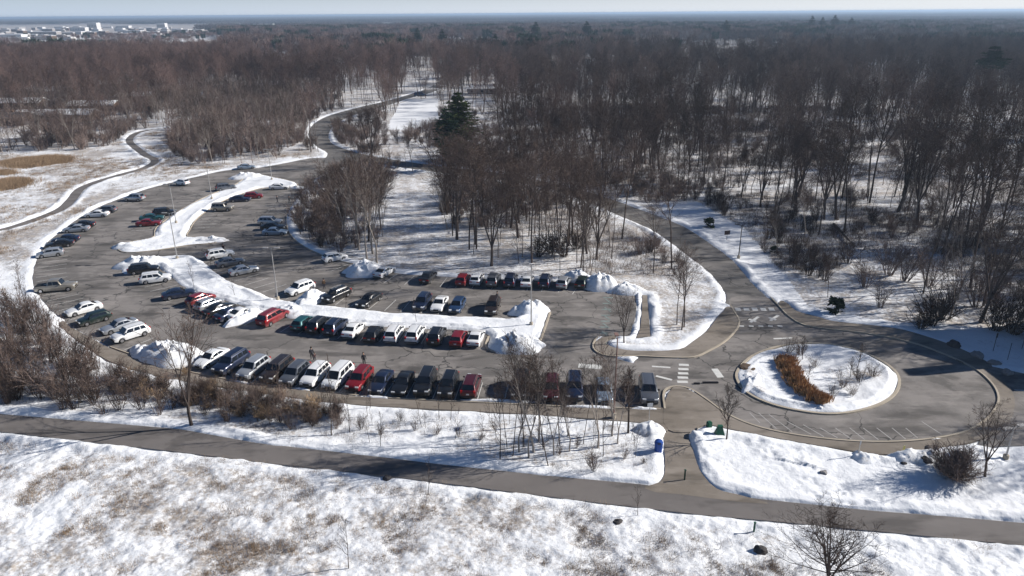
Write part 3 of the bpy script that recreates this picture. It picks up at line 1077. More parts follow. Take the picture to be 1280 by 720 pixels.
# conifers
pine_a = make_conifer(601, 20, 6.6, m_needle2, bare=0.10, whorls=34, per=18)
pine_b = make_conifer(602, 18, 3.8, m_needle, bare=0.3, whorls=22, per=12)
small_c = make_conifer(603, 2.6, 0.9, m_needle, bare=0.1, whorls=7, per=7)
single((575,203), pine_a, 20, 20.0, "large dark green pine beside the white field", name="pine_tree")
single((560,214), pine_b, 18, 17.0, "darker pine in front of the large one", name="pine_tree")
single((1043,391), small_c, 2.6, 2.6, "little evergreen at the edge of the woods above the roundabout", name="small_evergreen")
single((967,317), small_c, 2.6, 1.6, "small dark evergreen beside the snowy track right of the road", name="small_evergreen")
single((886,285), small_c, 2.6, 2.4, "small dark evergreen on the verge where the road comes out of the trees", name="small_evergreen")
for x, L, h, lab in ((622,620,25,"dark pine rising over the woods behind the large pine"), (665,560,25,"dark pine in the woods above the white-roofed shed"), (586,460,15,"dark evergreen beside the far bend of the road"),
                     (1015,1250,33,"left dark pine of the skyline cluster"), (1028,1270,31,"second dark pine of the skyline cluster"), (1043,1240,34,"tallest dark pine of the skyline cluster"), (1064,1260,30,"right dark pine of the skyline cluster"),
                     (1230,330,25,"lone flat-topped pine on a tall bare trunk at the right"), (908,1000,30,"dark pine standing out of the far woods right of centre"),
                     (672,900,31,"dark pines on the skyline above the road bend"), (735,930,31,"blue green pine on the skyline right of the road bend"), (525,800,27,"dark pine over the far woods left of the road bend"),
                     (556,760,26,"paired dark pine over the far woods by the road bend"), (158,330,8,"small green cedar beside the houses on the left")):
    Xw = (x - 640) / F * (L * cP + CAMH * sP)
    c_ = pine_b if h != 25 or L != 330 else make_conifer(640, 18, 4.6, m_needle, bare=0.66, whorls=14, per=16)
    place_tree(c_, (Xw, L), h / 18, random.uniform(0, 6), lab, name="pine_tree")

# ------- forest positions
FOREST_OFF = [
    pxpoly([(-900,196),(0,194),(90,190),(140,182),(158,166),(200,157),(216,164),(212,193),(236,205),(300,208),(345,202),(352,190),(372,180),(380,186),(392,196),(300,300),(41,348),(20,370),(-900,900)]),
    pxpoly([(-3000,330),(0,370),(138,434),(512,500),(830,520),(1290,560),(3500,800),(3500,2200),(-3500,2200)]),
    OPENR,
    pxpoly([(490,213),(556,221),(552,250),(556,300),(545,347),(478,340),(484,290),(486,240)]),
    WH,
    pxpoly([(739,345),(800,345),(870,350),(912,383),(925,400),(880,450),(740,450)]),
    pxpoly([(1190,424),(1300,424),(1700,440),(1700,520),(1240,462)]),
]
LOWZONE = [pxpoly([(418,160),(440,150),(478,138),(484,168),(520,164),(560,152),(556,184),(480,190),(480,200),(440,212),(418,190)]), pxpoly([(510,90),(552,88),(535,108),(505,118)])]
REDZONE = pxpoly([(196,205),(205,150),(260,130),(340,130),(420,142),(390,160),(382,190),(345,204),(240,207)])
TOWN = pxpoly([(-400,52),(60,50),(190,46),(262,44),(262,31),(-400,33)])


def scatter(L0, L1, d, xmax=0.80):
    """jittered grid of points in the view wedge between distances L0 and L1, spacing d"""
    gx = np.arange(-xmax * L1 - 25, xmax * L1 + 25, d)
    gy = np.arange(L0, L1, d)
    x, y = np.meshgrid(gx, gy)
    x = (x + RNG.uniform(-.48, .48, x.shape) * d).ravel()
    y = (y + RNG.uniform(-.48, .48, y.shape) * d).ravel()
    k = (np.abs(x) < xmax * y + 25) & (y >= L0)
    return x[k], y[k]


def allowed(x, y):
    px, py = to_px(x, y)
    ok = np.ones(x.shape, bool)
    for q in FOREST_OFF:
        ok &= ~in_poly(q, px, py)
    s = np.full(x.shape, 9.0)
    nearm = y < 430
    s[nearm] = sd_all(x[nearm], y[nearm], 9.0)
    for q in (ISL1, ISL2, ISL3, TRI, RBI):
        ok &= ~in_poly(q, x, y)
    far_open = (fbm(x + 900, y + 77, 130, 3) > 0.59) & (y > 480)
    ok &= ~far_open
    ok &= s > np.where(px > 820, 3.0, np.where((px > 600) & (py < 300), 4.5, 1.6))
    return ok, px, py


xs, ys = scatter(58, 200, 3.3, 0.86)
ok, px, py = allowed(xs, ys)
dens = fbm(xs, ys, 16, 3)
mid = (px > 535) & (px < 900) & (py > 215)
keepp = np.where(mid, np.where(dens > 0.44, 0.66, 0.40), np.where(px > 900, 0.21 + 1.5 * (dens - 0.5), np.where(px < 520, 0.85, 0.5)))
keepp = np.where((px > 545) & (px < 640) & (py > 320), 0.2, keepp)
keepp = np.where((px > 850) & (py > 330) & (px < 1040), 0.22, keepp)
keepp = np.where((px > 1150) & (py > 250), 0.34, keepp)
keepp = np.where((px > 560) & (px < 860) & (py > 270) & (py < 332), 0.50, keepp)
ok &= RNG.random(xs.shape) < keepp
xs, ys, px, py = xs[ok], ys[ok], px[ok], py[ok]
lowz = np.zeros(xs.shape, bool)
for q in LOWZONE: lowz |= in_poly(q, px, py)
redz = in_poly(REDZONE, px, py)
order = np.argsort(ys)
inview = (px > -60) & (px < 1340)
cnt = 0
STUFF = []           # x, y, proto index, scale, rot
groups_ct = {}
for i in order:
    x, y = xs[i], ys[i]
    if lowz[i] or redz[i]:
        pass
    r = random.random()
    big = (px[i] > 1040)
    midleft = px[i] < 500
    if lowz[i]: typ, h = 'red', random.uniform(3.0, 5)
    elif redz[i]: typ, h = 'red', random.uniform(9, 13)
    elif midleft:
        if py[i] < 285 or px[i] < 425: typ, h = ('red', random.uniform(3.5, 6)) if r < .7 else ('sap', random.uniform(5, 8))
        else: typ, h = ('pale', random.uniform(13, 18)) if r < .5 else ('bare', random.uniform(11, 16)) if r < .8 else ('sap', random.uniform(5, 9))
    elif px[i] > 545 and px[i] < 612 and py[i] < 262: typ, h = 'sap', random.uniform(4, 7)
    elif mid[0] is None: pass
    else:
        typ = 'bare' if r < .55 else ('sap' if r < .84 else 'pale')
        h = {'bare': random.uniform(12, 20) if not big else random.uniform(17, 26), 'sap': random.uniform(5, 9), 'pale': random.uniform(9, 14)}[typ]
        if px[i] > 850 and px[i] < 1040 and py[i] > 300: h *= 0.8
    src = {'bare': TREES, 'pale': PALES, 'sap': SAPS, 'red': SAPR}[typ]
    k = random.randrange(len(src))
    sc = h / src[k][2]
    rz = random.uniform(0, 6.28)
    if inview[i] and cnt < 285:
        cnt += 1
        zone = ('the woods right of the curving road' if px[i] > 900 and px[i] <= 1080 else 'the dark woods at the right edge behind the roundabout' if px[i] > 1080
                else 'the tree group between the lot and the road' if px[i] > 535 else 'the thicket at the inner curve of the lot' if px[i] > 330 else 'the woods behind the left meadow')
        what = {'bare': 'tall dark bare tree', 'pale': 'pale-stemmed bare tree', 'sap': 'thin bare young tree', 'red': 'reddish twiggy young tree'}[typ]
        place_tree(src[k][:2], (x, y), sc, rz, f"{what} in {zone}", group=f"{what}s in {zone}")
    else:
        STUFF.append((x, y, ({'bare': 0, 'pale': 8, 'sap': 11, 'red': 15}[typ] if typ != 'bare' or px[i] > 560 else 18) + k, sc, rz))
last_individual = ys[order[min(len(order) - 1, 400)]]

# mid distance
xs, ys = scatter(200, 620, 4.6, 0.90)
ok, px, py = allowed(xs, ys)
dn = fbm(xs, ys, 30, 3)
ok &= RNG.random(xs.shape) < np.where(px < 420, 0.95, np.where(dn > 0.47, 0.52, 0.13))
houses_open = in_poly(pxpoly([(-60,176),(150,170),(150,150),(-60,150)]), px, py)
ok &= ~(houses_open & (RNG.random(xs.shape) < 0.75))
for x, y, a, b_ in zip(xs[ok], ys[ok], px[ok], py[ok]):
    lz = any(in_poly(q, np.array([a]), np.array([b_]))[0] for q in LOWZONE)
    rz_ = in_poly(REDZONE, np.array([a]), np.array([b_]))[0]
    r = random.random()
    if lz: typ, h = 'red', random.uniform(2.5, 4.5)
    elif 545 < a < 612 and b_ > 150: typ, h = 'red', random.uniform(4, 7)
    elif rz_: typ, h = ('red', random.uniform(8, 13)) if r < .72 else ('pale', random.uniform(9, 14))
    elif a < 420 and b_ > 120 and r < .6: typ, h = 'red', random.uniform(9, 14)
    else: typ, h = ('bare', random.uniform(11, 22)) if r < .88 else ('pale', random.uniform(11, 15))
    src = {'bare': TREES, 'pale': PALES, 'red': SAPR}[typ]
    k = random.randrange(len(src))
    STUFF.append((x, y, ({'bare': 0, 'pale': 8, 'red': 15}[typ] if typ != 'bare' or a > random.gauss(620, 120) else 18) + k, h / src[k][2], random.uniform(0, 6.28)))


def lod_tree(seed, H, n, w, mt):
    rng = random.Random(seed)
    mb = MB()
    mb.tube([(0, 0, 0), (rng.gauss(0, .3), rng.gauss(0, .3), H * .6)], [.22, .1], 3, cap=False)
    for k in range(n):
        z = H * rng.uniform(.38, .8)
        a = rng.uniform(0, 2 * PI)
        r = H * .22 * math.sqrt(rng.random())
        q = Vector((math.cos(a) * r, math.sin(a) * r, z))
        e = Vector((math.cos(a) * .5 + rng.gauss(0, .3), math.sin(a) * .5 + rng.gauss(0, .3), rng.uniform(.4, 1.2))).normalized() * H * rng.uniform(.1, .24)
        u = e.cross(Vector((rng.gauss(0, 1), rng.gauss(0, 1), .2))).normalized() * w / 2
        mb.add([q - u, q + u, q + e], [(0, 1, 2)])
    return mb.mesh("far_tree", [mt])


LOD = [lod_tree(700 + s, 18, 170, .34, m_twig) for s in range(4)]
LOD += [remat(m_, m_twigb) for m_ in LOD]
LOD.append(lod_tree(720, 19, 260, 1.0, m_needle))
m_lodp = mat('pale_far_twigs', (0.17, 0.15, 0.145), .95, spec=.05, var=.2, randvar=.3)
LOD += [remat(LOD[0], m_lodp), remat(LOD[1], m_lodp)]
STUFF2 = []
xs, ys = scatter(620, 1900, 9.2, 0.92)
px, py = to_px(xs, ys)
k = ~in_poly(TOWN, px, py)
k &= (fbm(xs + 900, ys + 77, 130, 3) < 0.58) | (ys > 1500)
frtown = (px < 275) & (py < 74)
k &= ~(frtown & (RNG.random(xs.shape) < .45))
con = fbm(xs, ys, 60, 3) > .66
for x, y, a, ft, cn in zip(xs[k], ys[k], px[k], frtown[k], con[k]):
    pk = random.randrange(4) + (4 if a < random.gauss(700, 200) else 0)
    if (cn and random.random() < .6) or random.random() < .012: pk = 8
    elif random.random() < .13: pk = 9 + random.randrange(2)
    STUFF2.append((x, y, pk, random.uniform(.55, 1.25) * (.62 if ft else 1), random.uniform(0, 6.28)))


def clump(seed, size, n, mt):
    rng = random.Random(seed)
    mb = MB()
    for t in range(n):
        cx, cy = rng.uniform(-.5, .5) * size, rng.uniform(-.5, .5) * size
        H = rng.uniform(11, 17)
        for k in range(26):
            a = rng.uniform(0, 2 * PI)
            r = 4.5 * math.sqrt(rng.random())
            q = Vector((cx + math.cos(a) * r, cy + math.sin(a) * r, H * rng.uniform(.35, .8)))
            e = Vector((math.cos(a) * .6, math.sin(a) * .6, rng.uniform(.5, 1.2))) * rng.uniform(2, 4)
            u = e.cross(Vector((rng.gauss(0, 1), rng.gauss(0, 1), .2))).normalized() * .8
            mb.add([q - u, q + u, q + e], [(0, 1, 2)])
    return mb.mesh("far_clump", [mt])


m_far = mat("far_wood_mix", (0.08, 0.066, 0.058), 0.95, spec=0.05, var=0.3, nscale=.02, randvar=.45)
m_farg = mat("far_conifer_mix", (0.028, 0.038, 0.03), 0.95, spec=0.05, var=0.3, nscale=.02, randvar=.3)
CL = [clump(800 + s, 95, 90, m_farg if s == 3 else m_far) for s in range(4)]
STUFF3 = []
for L0, L1, d in ((1900, 5000, 90), (5000, 16000, 190)):
    xs, ys = scatter(L0, L1, d, 0.95)
    px, py = to_px(xs, ys)
    k = ~in_poly(TOWN, px, py) & (fbm(xs, ys, 900, 3) < (0.60 if L0 < 3000 else 0.66))
    for x, y in zip(xs[k], ys[k]):
        STUFF3.append((x, y, 3 if random.random() < .10 else random.randrange(3), d / 90 * random.uniform(.9, 1.1), random.uniform(0, 6.28)))


def gn_scatter(name, rows, meshes, zs=None):
    """one object holding every far tree of the wood: points + instance on points"""
    rows = np.array(rows, float)
    me = bpy.data.meshes.new(name)
    n = len(rows)
    me.vertices.add(n)
    co = np.zeros((n, 3), np.float32)
    co[:, 0], co[:, 1] = rows[:, 0], rows[:, 1]
    if rows.shape[1] > 5: co[:, 2] = rows[:, 5]
    me.vertices.foreach_set("co", co.ravel())
    a = me.attributes.new("pick", 'INT', 'POINT'); a.data.foreach_set("value", rows[:, 2].astype(np.int32))
    a = me.attributes.new("size", 'FLOAT_VECTOR', 'POINT')
    sc = np.repeat(rows[:, 3:4], 3, 1).astype(np.float32)
    if zs is not None:
        sc[:, 2] = np.minimum(sc[:, 2], zs)
    a.data.foreach_set("vector", sc.ravel())
    a = me.attributes.new("turn", 'FLOAT_VECTOR', 'POINT')
    rt = np.zeros((n, 3), np.float32); rt[:, 2] = rows[:, 4]
    a.data.foreach_set("vector", rt.ravel())
    ob = link(name, me)
    ng = bpy.data.node_groups.new(name, 'GeometryNodeTree')
    ng.interface.new_socket("Geometry", in_out='INPUT', socket_type='NodeSocketGeometry')
    ng.interface.new_socket("Geometry", in_out='OUTPUT', socket_type='NodeSocketGeometry')
    gi = ng.nodes.new("NodeGroupInput"); go = ng.nodes.new("NodeGroupOutput")
    ip = ng.nodes.new("GeometryNodeInstanceOnPoints")
    join = ng.nodes.new("GeometryNodeJoinGeometry")
    nodes = []
    for ms in meshes:
        ms = ms if isinstance(ms, (tuple, list)) else (ms,)
        jn = ng.nodes.new("GeometryNodeJoinGeometry")
        for m_ in ms:
            src = bpy.data.objects.new("source", m_)
            oi = ng.nodes.new("GeometryNodeObjectInfo")
            oi.inputs[0].default_value = src
            ng.links.new(oi.outputs["Geometry"], jn.inputs[0])
        g2 = ng.nodes.new("GeometryNodeGeometryToInstance")
        ng.links.new(jn.outputs[0], g2.inputs[0])
        nodes.append(g2)
    for g2 in reversed(nodes):            # the last link made comes first in the list
        ng.links.new(g2.outputs[0], join.inputs[0])
    def attr(nm, ty):
        q = ng.nodes.new("GeometryNodeInputNamedAttribute")
        q.data_type = ty
        q.inputs[0].default_value = nm
        return [o for o in q.outputs if o.enabled and o.name == "Attribute"][0]
    ng.links.new(gi.outputs[0], ip.inputs["Points"])
    ng.links.new(join.outputs[0], ip.inputs["Instance"])
    ip.inputs["Pick Instance"].default_value = True
    ng.links.new(attr("pick", 'INT'), ip.inputs["Instance Index"])
    ng.links.new(attr("turn", 'FLOAT_VECTOR'), ip.inputs["Rotation"])
    ng.links.new(attr("size", 'FLOAT_VECTOR'), ip.inputs["Scale"])
    ng.links.new(ip.outputs[0], go.inputs[0])
    md = ob.modifiers.new("scatter", 'NODES')
    md.node_group = ng
    return ob


ALLM = [t[:2] for t in TREES] + [t[:2] for t in PALES] + [t[:2] for t in SAPS] + [t[:2] for t in SAPR] + [t[:2] for t in TREESB]
o = gn_scatter("woodland", STUFF, ALLM)
tag(o, "mass of bare brown trees of the woods behind the nearer ones", "woods", kind="stuff")
o = gn_scatter("far_woodland", STUFF2, LOD)
tag(o, "far grey brown woods stretching back from the park", "woods", kind="stuff")
o = gn_scatter("horizon_woodland", STUFF3, CL, zs=1.0)
tag(o, "hazy blue woods reaching the horizon", "woods", kind="stuff")
print("TREES individuals", cnt, "last at", last_individual, "stuff", len(STUFF), len(STUFF2), len(STUFF3))
# ------------------------------------------------------------------ cars
def carpaint(name, col, metal=0.2, rough=0.28):
    """paint with road salt film: duller and greyer low on the body"""
    m = mat(name, col, rough, metal, 0.5, var=0.06, nscale=1.5, coat=0.5)
    nt = m.node_tree
    b = nt.nodes["Principled BSDF"]
    src = b.inputs["Base Color"].links[0].from_socket
    tc = nt.nodes.new("ShaderNodeTexCoord")
    sx = nt.nodes.new("ShaderNodeSeparateXYZ")
    nt.links.new(tc.outputs["Object"], sx.inputs[0])
    dz = ramp_n(nt, sx.outputs[2], 0.25, 0.9, 0.55, 0.03)
    sp = ramp_n(nt, noise_n(nt, tc.outputs["Object"], 2.2, 5, 0.65), 0.35, 0.7)
    oi = nt.nodes.new("ShaderNodeObjectInfo")
    f = math_n(nt, 'MULTIPLY', math_n(nt, 'MULTIPLY', dz, sp), math_n(nt, 'ADD', math_n(nt, 'MULTIPLY', oi.outputs["Random"], 0.8), 0.2))
    nt.links.new(mixc(nt, f, src, (0.30, 0.28, 0.26)), b.inputs["Base Color"])
    nt.links.new(math_n(nt, 'ADD', math_n(nt, 'MULTIPLY', f, 0.6), rough), b.inputs["Roughness"])
    return m


PAINT = {
    'white': carpaint("white_paint", (0.78, 0.79, 0.80), 0.0), 'silver': carpaint("silver_paint", (0.45, 0.47, 0.50), 0.5),
    'grey': carpaint("grey_paint", (0.13, 0.14, 0.16), 0.4), 'black': carpaint("black_paint", (0.012, 0.013, 0.016), 0.2),
    'navy': carpaint("navy_paint", (0.015, 0.025, 0.06), 0.3), 'red': carpaint("red_paint", (0.22, 0.012, 0.018), 0.2),
    'maroon': carpaint("maroon_paint", (0.09, 0.012, 0.018), 0.3), 'teal': carpaint("teal_paint", (0.02, 0.10, 0.11), 0.3),
    'tan': carpaint("tan_paint", (0.33, 0.30, 0.25), 0.4), 'ltblue': carpaint("light_blue_paint", (0.30, 0.38, 0.48), 0.4),
    'green': carpaint("dark_green_paint", (0.012, 0.026, 0.022), 0.3), 'blue': carpaint("blue_paint", (0.025, 0.06, 0.14), 0.3),
    'brown': carpaint("dark_brown_paint", (0.035, 0.025, 0.022), 0.3),
}
m_glass = mat("dark_car_glass", (0.012, 0.015, 0.02), 0.06, 0, 0.8)
m_tyre = mat("tyre_rubber", (0.02, 0.02, 0.02), 0.85)
m_rim = mat("alloy_rim", (0.45, 0.45, 0.47), 0.35, 0.8)
m_trim = mat("black_trim", (0.018, 0.018, 0.018), 0.6)
m_head = mat("headlight_lens", (0.75, 0.78, 0.8), 0.12, 0.3, 0.8)
m_tail = mat("tail_lens", (0.40, 0.01, 0.01), 0.2)
m_plate = mat("plate_white", (0.6, 0.62, 0.65), 0.5)
m_rail = mat("roof_rail_metal", (0.35, 0.35, 0.36), 0.35, 0.7)

TYPES = {
    # L, W, roof z, belt z, hood z, tail z, wf (windshield base x), wt (windshield top), rt (rear top), rb (rear base)
    'sedan': dict(L=4.75, W=1.82, roof=1.45, belt=0.95, hood=0.88, nose=0.66, tail=1.02, wf=0.95, wt=0.28, rt=-1.05, rb=-1.72, rails=False),
    'coupe': dict(L=4.6, W=1.83, roof=1.38, belt=0.94, hood=0.86, nose=0.64, tail=0.98, wf=0.90, wt=0.20, rt=-0.85, rb=-1.70, rails=False),
    'hatch': dict(L=4.3, W=1.78, roof=1.50, belt=0.97, hood=0.92, nose=0.70, tail=1.05, wf=1.05, wt=0.45, rt=-1.55, rb=-1.98, rails=False),
    'suv': dict(L=4.7, W=1.88, roof=1.70, belt=1.08, hood=1.05, nose=0.82, tail=1.10, wf=1.12, wt=0.55, rt=-1.80, rb=-2.18, rails=True),
    'bigsuv': dict(L=5.05, W=1.98, roof=1.82, belt=1.15, hood=1.14, nose=0.92, tail=1.15, wf=1.15, wt=0.65, rt=-2.10, rb=-2.38, rails=True),
    'jeep': dict(L=4.5, W=1.86, roof=1.80, belt=1.15, hood=1.14, nose=1.02, tail=1.15, wf=0.85, wt=0.62, rt=-2.02, rb=-2.14, rails=False),
    'van': dict(L=5.1, W=1.97, roof=1.76, belt=1.05, hood=1.02, nose=0.78, tail=1.12, wf=1.55, wt=0.75, rt=-2.10, rb=-2.40, rails=True),
    'pickup': dict(L=5.7, W=1.98, roof=1.86, belt=1.18, hood=1.14, nose=0.98, tail=1.10, wf=1.15, wt=0.70, rt=-0.75, rb=-1.00, rails=False),
}


def car_proto(kind):
    T = TYPES[kind]
    L, Wd = T['L'], T['W']
    h = L / 2
    hw = Wd / 2
    wr = 0.36 if kind in ('bigsuv', 'pickup', 'jeep') else 0.34 if kind in ('suv', 'van') else 0.32
    wx = (h - 0.88, -h + 0.92)
    zc = wr
    zs = 0.22 if kind in ('sedan', 'coupe', 'hatch', 'van') else 0.30
    root = bpy.data.objects.new("parked_car", None)
    root.empty_display_size = 0.3
    COL.objects.link(root)
    # ---- lower body loft
    xs = sorted(set([-h, -h + .05, -h + .15, -h + .35, h - .35, h - .15, h - .05, h, T['wf'], T['rb'], 0.0]
                    + [w + d for w in wx for d in (-.44, -.40, -.33, -.22, -.1, 0, .1, .22, .33, .40, .44)] + [-.7, .5, -.3]))

    def ztop(x):
        if x > T['wf']:
            t = (x - T['wf']) / (h - T['wf'])
            z = T['hood'] - (T['hood'] - T['nose']) * t ** 2.2
        elif x < T['rb']:
            t = (T['rb'] - x) / max(h + T['rb'], .05)
            z = T['tail'] - 0.05 * t ** 2
        else:
            t = (x - T['rb']) / (T['wf'] - T['rb'])
            z = T['tail'] + (T['hood'] + .03 - T['tail']) * t
        e = max(0, abs(x) - (h - .16)) / .16
        return z - .13 * e * e

    def half(x):
        e = max(0, abs(x) - (h - .75)) / .75
        return hw * (1 - .13 * e ** 2.2)

    def zlow(x):
        z = zs + max(0, abs(x) - (h - .3)) * .3
        for w in wx:
            d = abs(x - w)
            R = wr + .075
            if d < R:
                z = max(z, zc + math.sqrt(R * R - d * d))
        return z

    mb = MB()
    rings = []
    for x in xs:
        w, zt, zl = half(x), ztop(x), zlow(x)
        zl = min(zl, zt - .12)
        zm = max(zl + .02, zs + (zt - zs) * .52)
        prof = [(w * .80, zs + .04), (w * .97, zl), (w, zm), (w * .985, zt - .10), (w * .93, zt - .03), (w * .75, zt), (0, zt + .025)]
        ring = [(x, y, z) for y, z in prof] + [(x, -y, z) for y, z in reversed(prof[:-1])]
        rings.append(ring)
    n = len(rings[0])
    vs = [p for r in rings for p in r]
    fs = []
    for i in range(len(rings) - 1):
        for k in range(n):
            k2 = (k + 1) % n
            fs.append((i * n + k, i * n + k2, (i + 1) * n + k2, (i + 1) * n + k))
    fs.append(tuple(range(n)))
    fs.append(tuple(reversed(range((len(rings) - 1) * n, len(rings) * n))))
    mb.add(vs, fs)
    # ---- cabin shell
    wf, wt, rt, rb, zr = T['wf'], T['wt'], T['rt'], T['rb'], T['roof']
    bw, rw = hw * .93, hw * .72
    zbf, zbr = ztop(wf) - .03, ztop(rb) - .03
    sec = [(wf, zbf, bw * .92, zbf + .001, bw * .9), ]
    st = []
    nb = 7
    for i in range(nb + 1):                                      # roof stations
        t = i / nb
        x = wt + (rt - wt) * t
        z = zr - .07 * (2 * t - .9) ** 2 * (1 if kind in ('sedan', 'coupe') else .55)
        st.append((x, z))
    def cab(x_low, z_low, x, z, w_low, w_roof):
        pr = [(x_low, w_low, z_low), (x, w_roof + .03, z - .10), (x, w_roof - .03, z - .025), (x, w_roof * .6, z + .0), (x, 0, z + .012)]
        return pr + [(a, -b, c) for a, b, c in reversed(pr[:-1])]
    rr = []
    rr.append([(wf, bw * .90 * s_, zbf) for s_ in (1, 1, .9, .6, 0, -.6, -.9, -1, -1)])
    for i, (x, z) in enumerate(st):
        t = i / nb
        xl = wf - .10 + (rb + .10 - wf + .10) * t
        zl_ = ztop(xl) - .03
        rr.append(cab(xl, zl_, x, z, bw, rw * (1 - .03 * abs(2 * t - 1))))
    rr.append([(rb, bw * .92 * s_, zbr) for s_ in (1, 1, .9, .6, 0, -.6, -.9, -1, -1)])
    n = 9
    vs = [p for r in rr for p in r]
    fs = []
    for i in range(len(rr) - 1):
        for k in range(n - 1):
            fs.append((i * n + k, (i + 1) * n + k, (i + 1) * n + k + 1, i * n + k + 1))
    mb.add(vs, fs)
    if kind == 'pickup':        # cargo bed well
        pass
    bme = mb.mesh("car_body", [PAINT['white']], 38)
    bm = bmesh.new(); bm.from_mesh(bme)
    bmesh.ops.recalc_face_normals(bm, faces=bm.faces)
    bm.to_mesh(bme); bm.free()
    body = link("body", bme, root)
    body.material_slots[0].link = 'OBJECT'
    body.material_slots[0].material = PAINT['white']
    # underside + wheel wells
    ub = MB()
    ub.box((0, 0, zs + .12), (h - .25, hw * .80, .10))
    ub.box((0, 0, zs + .35), (h - .5, hw * .72, .18))
    link("underbody", ub.mesh("underbody", [m_trim]), root)

    def pane(name, pts, off=.012, inset=.0, m=m_glass):
        p = [Vector(q) for q in pts]
        c = sum(p, Vector()) / len(p)
        nrm = (p[1] - p[0]).cross(p[2] - p[0]).normalized()
        if nrm.dot(c - Vector((0, 0, .8))) < 0: nrm = -nrm
        p = [c + (q - c) * (1 - inset) + nrm * off for q in p]
        m_ = MB()
        k = len(p)
        back = [q - nrm * .02 for q in p]
        m_.add(p + back, [tuple(range(k)), tuple(reversed(range(k, 2 * k)))] + [(i, (i + 1) % k, k + (i + 1) % k, k + i) for i in range(k)])
        return link(name, m_.mesh(name, [m]), root)

    z0, z1 = zr - .035, zbf + .03
    pane("windshield", [(wf - .02, bw * .80, z1), (wf - .02, -bw * .80, z1), (wt + .03, -rw * .88, st[0][1] - .02), (wt + .03, rw * .88, st[0][1] - .02)], .03)
    pane("rear_window", [(rb + .03, bw * .76, zbr + .06), (rb + .03, -bw * .76, zbr + .06), (rt - .02, -rw * .86, st[-1][1] - .03), (rt - .02, rw * .86, st[-1][1] - .03)], .03)
    # side windows
    def sidept(t, up_):
        """t: 0 front .. 1 rear, up_: 0 belt .. 1 roof rail"""
        xl = wf - .10 + (rb + .10 - wf + .10) * t
        x = wt + (rt - wt) * t
        zt_ = np.interp(t, [i / nb for i in range(nb + 1)], [q[1] for q in st])
        wr_ = rw * (1 - .03 * abs(2 * t - 1)) + .03
        a = Vector((xl, bw, ztop(xl) - .03)); b = Vector((x, wr_, zt_ - .10))
        return a.lerp(b, up_)
    spl = [(.05, .36), (.40, .66), (.70, .93)] if kind in ('suv', 'bigsuv', 'van', 'jeep') else [(.06, .48), (.52, .90)] if kind != 'pickup' else [(.08, .55), (.60, .92)]
    for sgn in (1, -1):
        for a, b in spl:
            q = [sidept(a, .14), sidept(b, .14), sidept(b, .92), sidept(a, .92)]
            pane("side_window", [(v.x, v.y * sgn, v.z) for v in q], .014)
        # lights, mirror, wheels
        e = half(h - .1)
        m_ = MB(); m_.box((h - .10, sgn * (e - .26), ztop(h - .2) - .10), (.10, .20, .065)); link("headlight", m_.mesh("headlight", [m_head]), root)
        m_ = MB()
        if kind in ('suv', 'bigsuv', 'jeep', 'van'): m_.box((-h + .10, sgn * (e - .13), T['tail'] - .12), (.10, .10, .16))
        else: m_.box((-h + .08, sgn * (e - .24), T['tail'] - .22), (.09, .21, .07))
        link("tail_light", m_.mesh("tail_light", [m_tail]), root)
        m_ = MB(); m_.box((wf - .25, sgn * (bw + .10), ztop(wf) + .10), (.06, .11, .07), 0.1 * sgn)
        o = link("mirror", m_.mesh("mirror", [m_trim]), root)
        if T['rails']:
            m_ = MB()
            m_.tube([(wt - .1, sgn * rw * .86, zr + .0), (wt - .25, sgn * rw * .86, zr + .055), (rt + .3, sgn * rw * .86, zr + .045), (rt + .1, sgn * rw * .86, zr - .03)], [.02] * 4, 5)
            link("roof_rail", m_.mesh("roof_rail", [m_rail]), root)
    for w in wx:
        for sgn in (1, -1):
            m_ = MB()
            y0, y1 = sgn * (hw - .23), sgn * (hw - .015)
            m_.tube([(w, y0, zc), (w, y0 + sgn * .02, zc), (w, y1 - sgn * .03, zc), (w, y1, zc)], [wr - .03, wr, wr, wr - .035], 20)
            wh = link("wheel", m_.mesh("wheel", [m_tyre], 30), root)
            m_ = MB()
            m_.tube([(w, y1 - sgn * .01, zc), (w, y1 + sgn * .008, zc)], [wr * .64, wr * .60], 12)
            for s_ in range(5):
                a = s_ * 2 * PI / 5
                m_.box((w + math.cos(a) * wr * .3, y1 + sgn * .010, zc + math.sin(a) * wr * .3), (.03, .008, .03))
            link("rim", m_.mesh("rim", [m_rim]), wh)
    g = MB(); g.box((h - .03, 0, (T['nose'] + zs) / 2 + .02), (.045, .42 * hw, .10)); link("grille", g.mesh("grille", [m_trim]), root)
    g = MB(); g.box((h - .05, 0, zs + .14), (.09, .80 * hw, .06)); g.box((-h + .05, 0, zs + .16), (.09, .84 * hw, .07)); link("bumper_trim", g.mesh("bumper_trim", [m_trim]), root)
    g = MB(); g.box((-h - .005, 0, T['tail'] - .38 if kind not in ('pickup',) else .62), (.012, .16, .08)); link("licence_plate", g.mesh("licence_plate", [m_plate]), root)
    if kind == 'pickup':
        g = MB(); g.box(((-h + rb) / 2 + .02, 0, ztop(-h + .6) + .02), ((h + rb) / 2 - .12, hw * .78, .02)); link("bed_cover", g.mesh("bed_cover", [m_trim]), root)
    return root


PROTO = {}
CARS = []


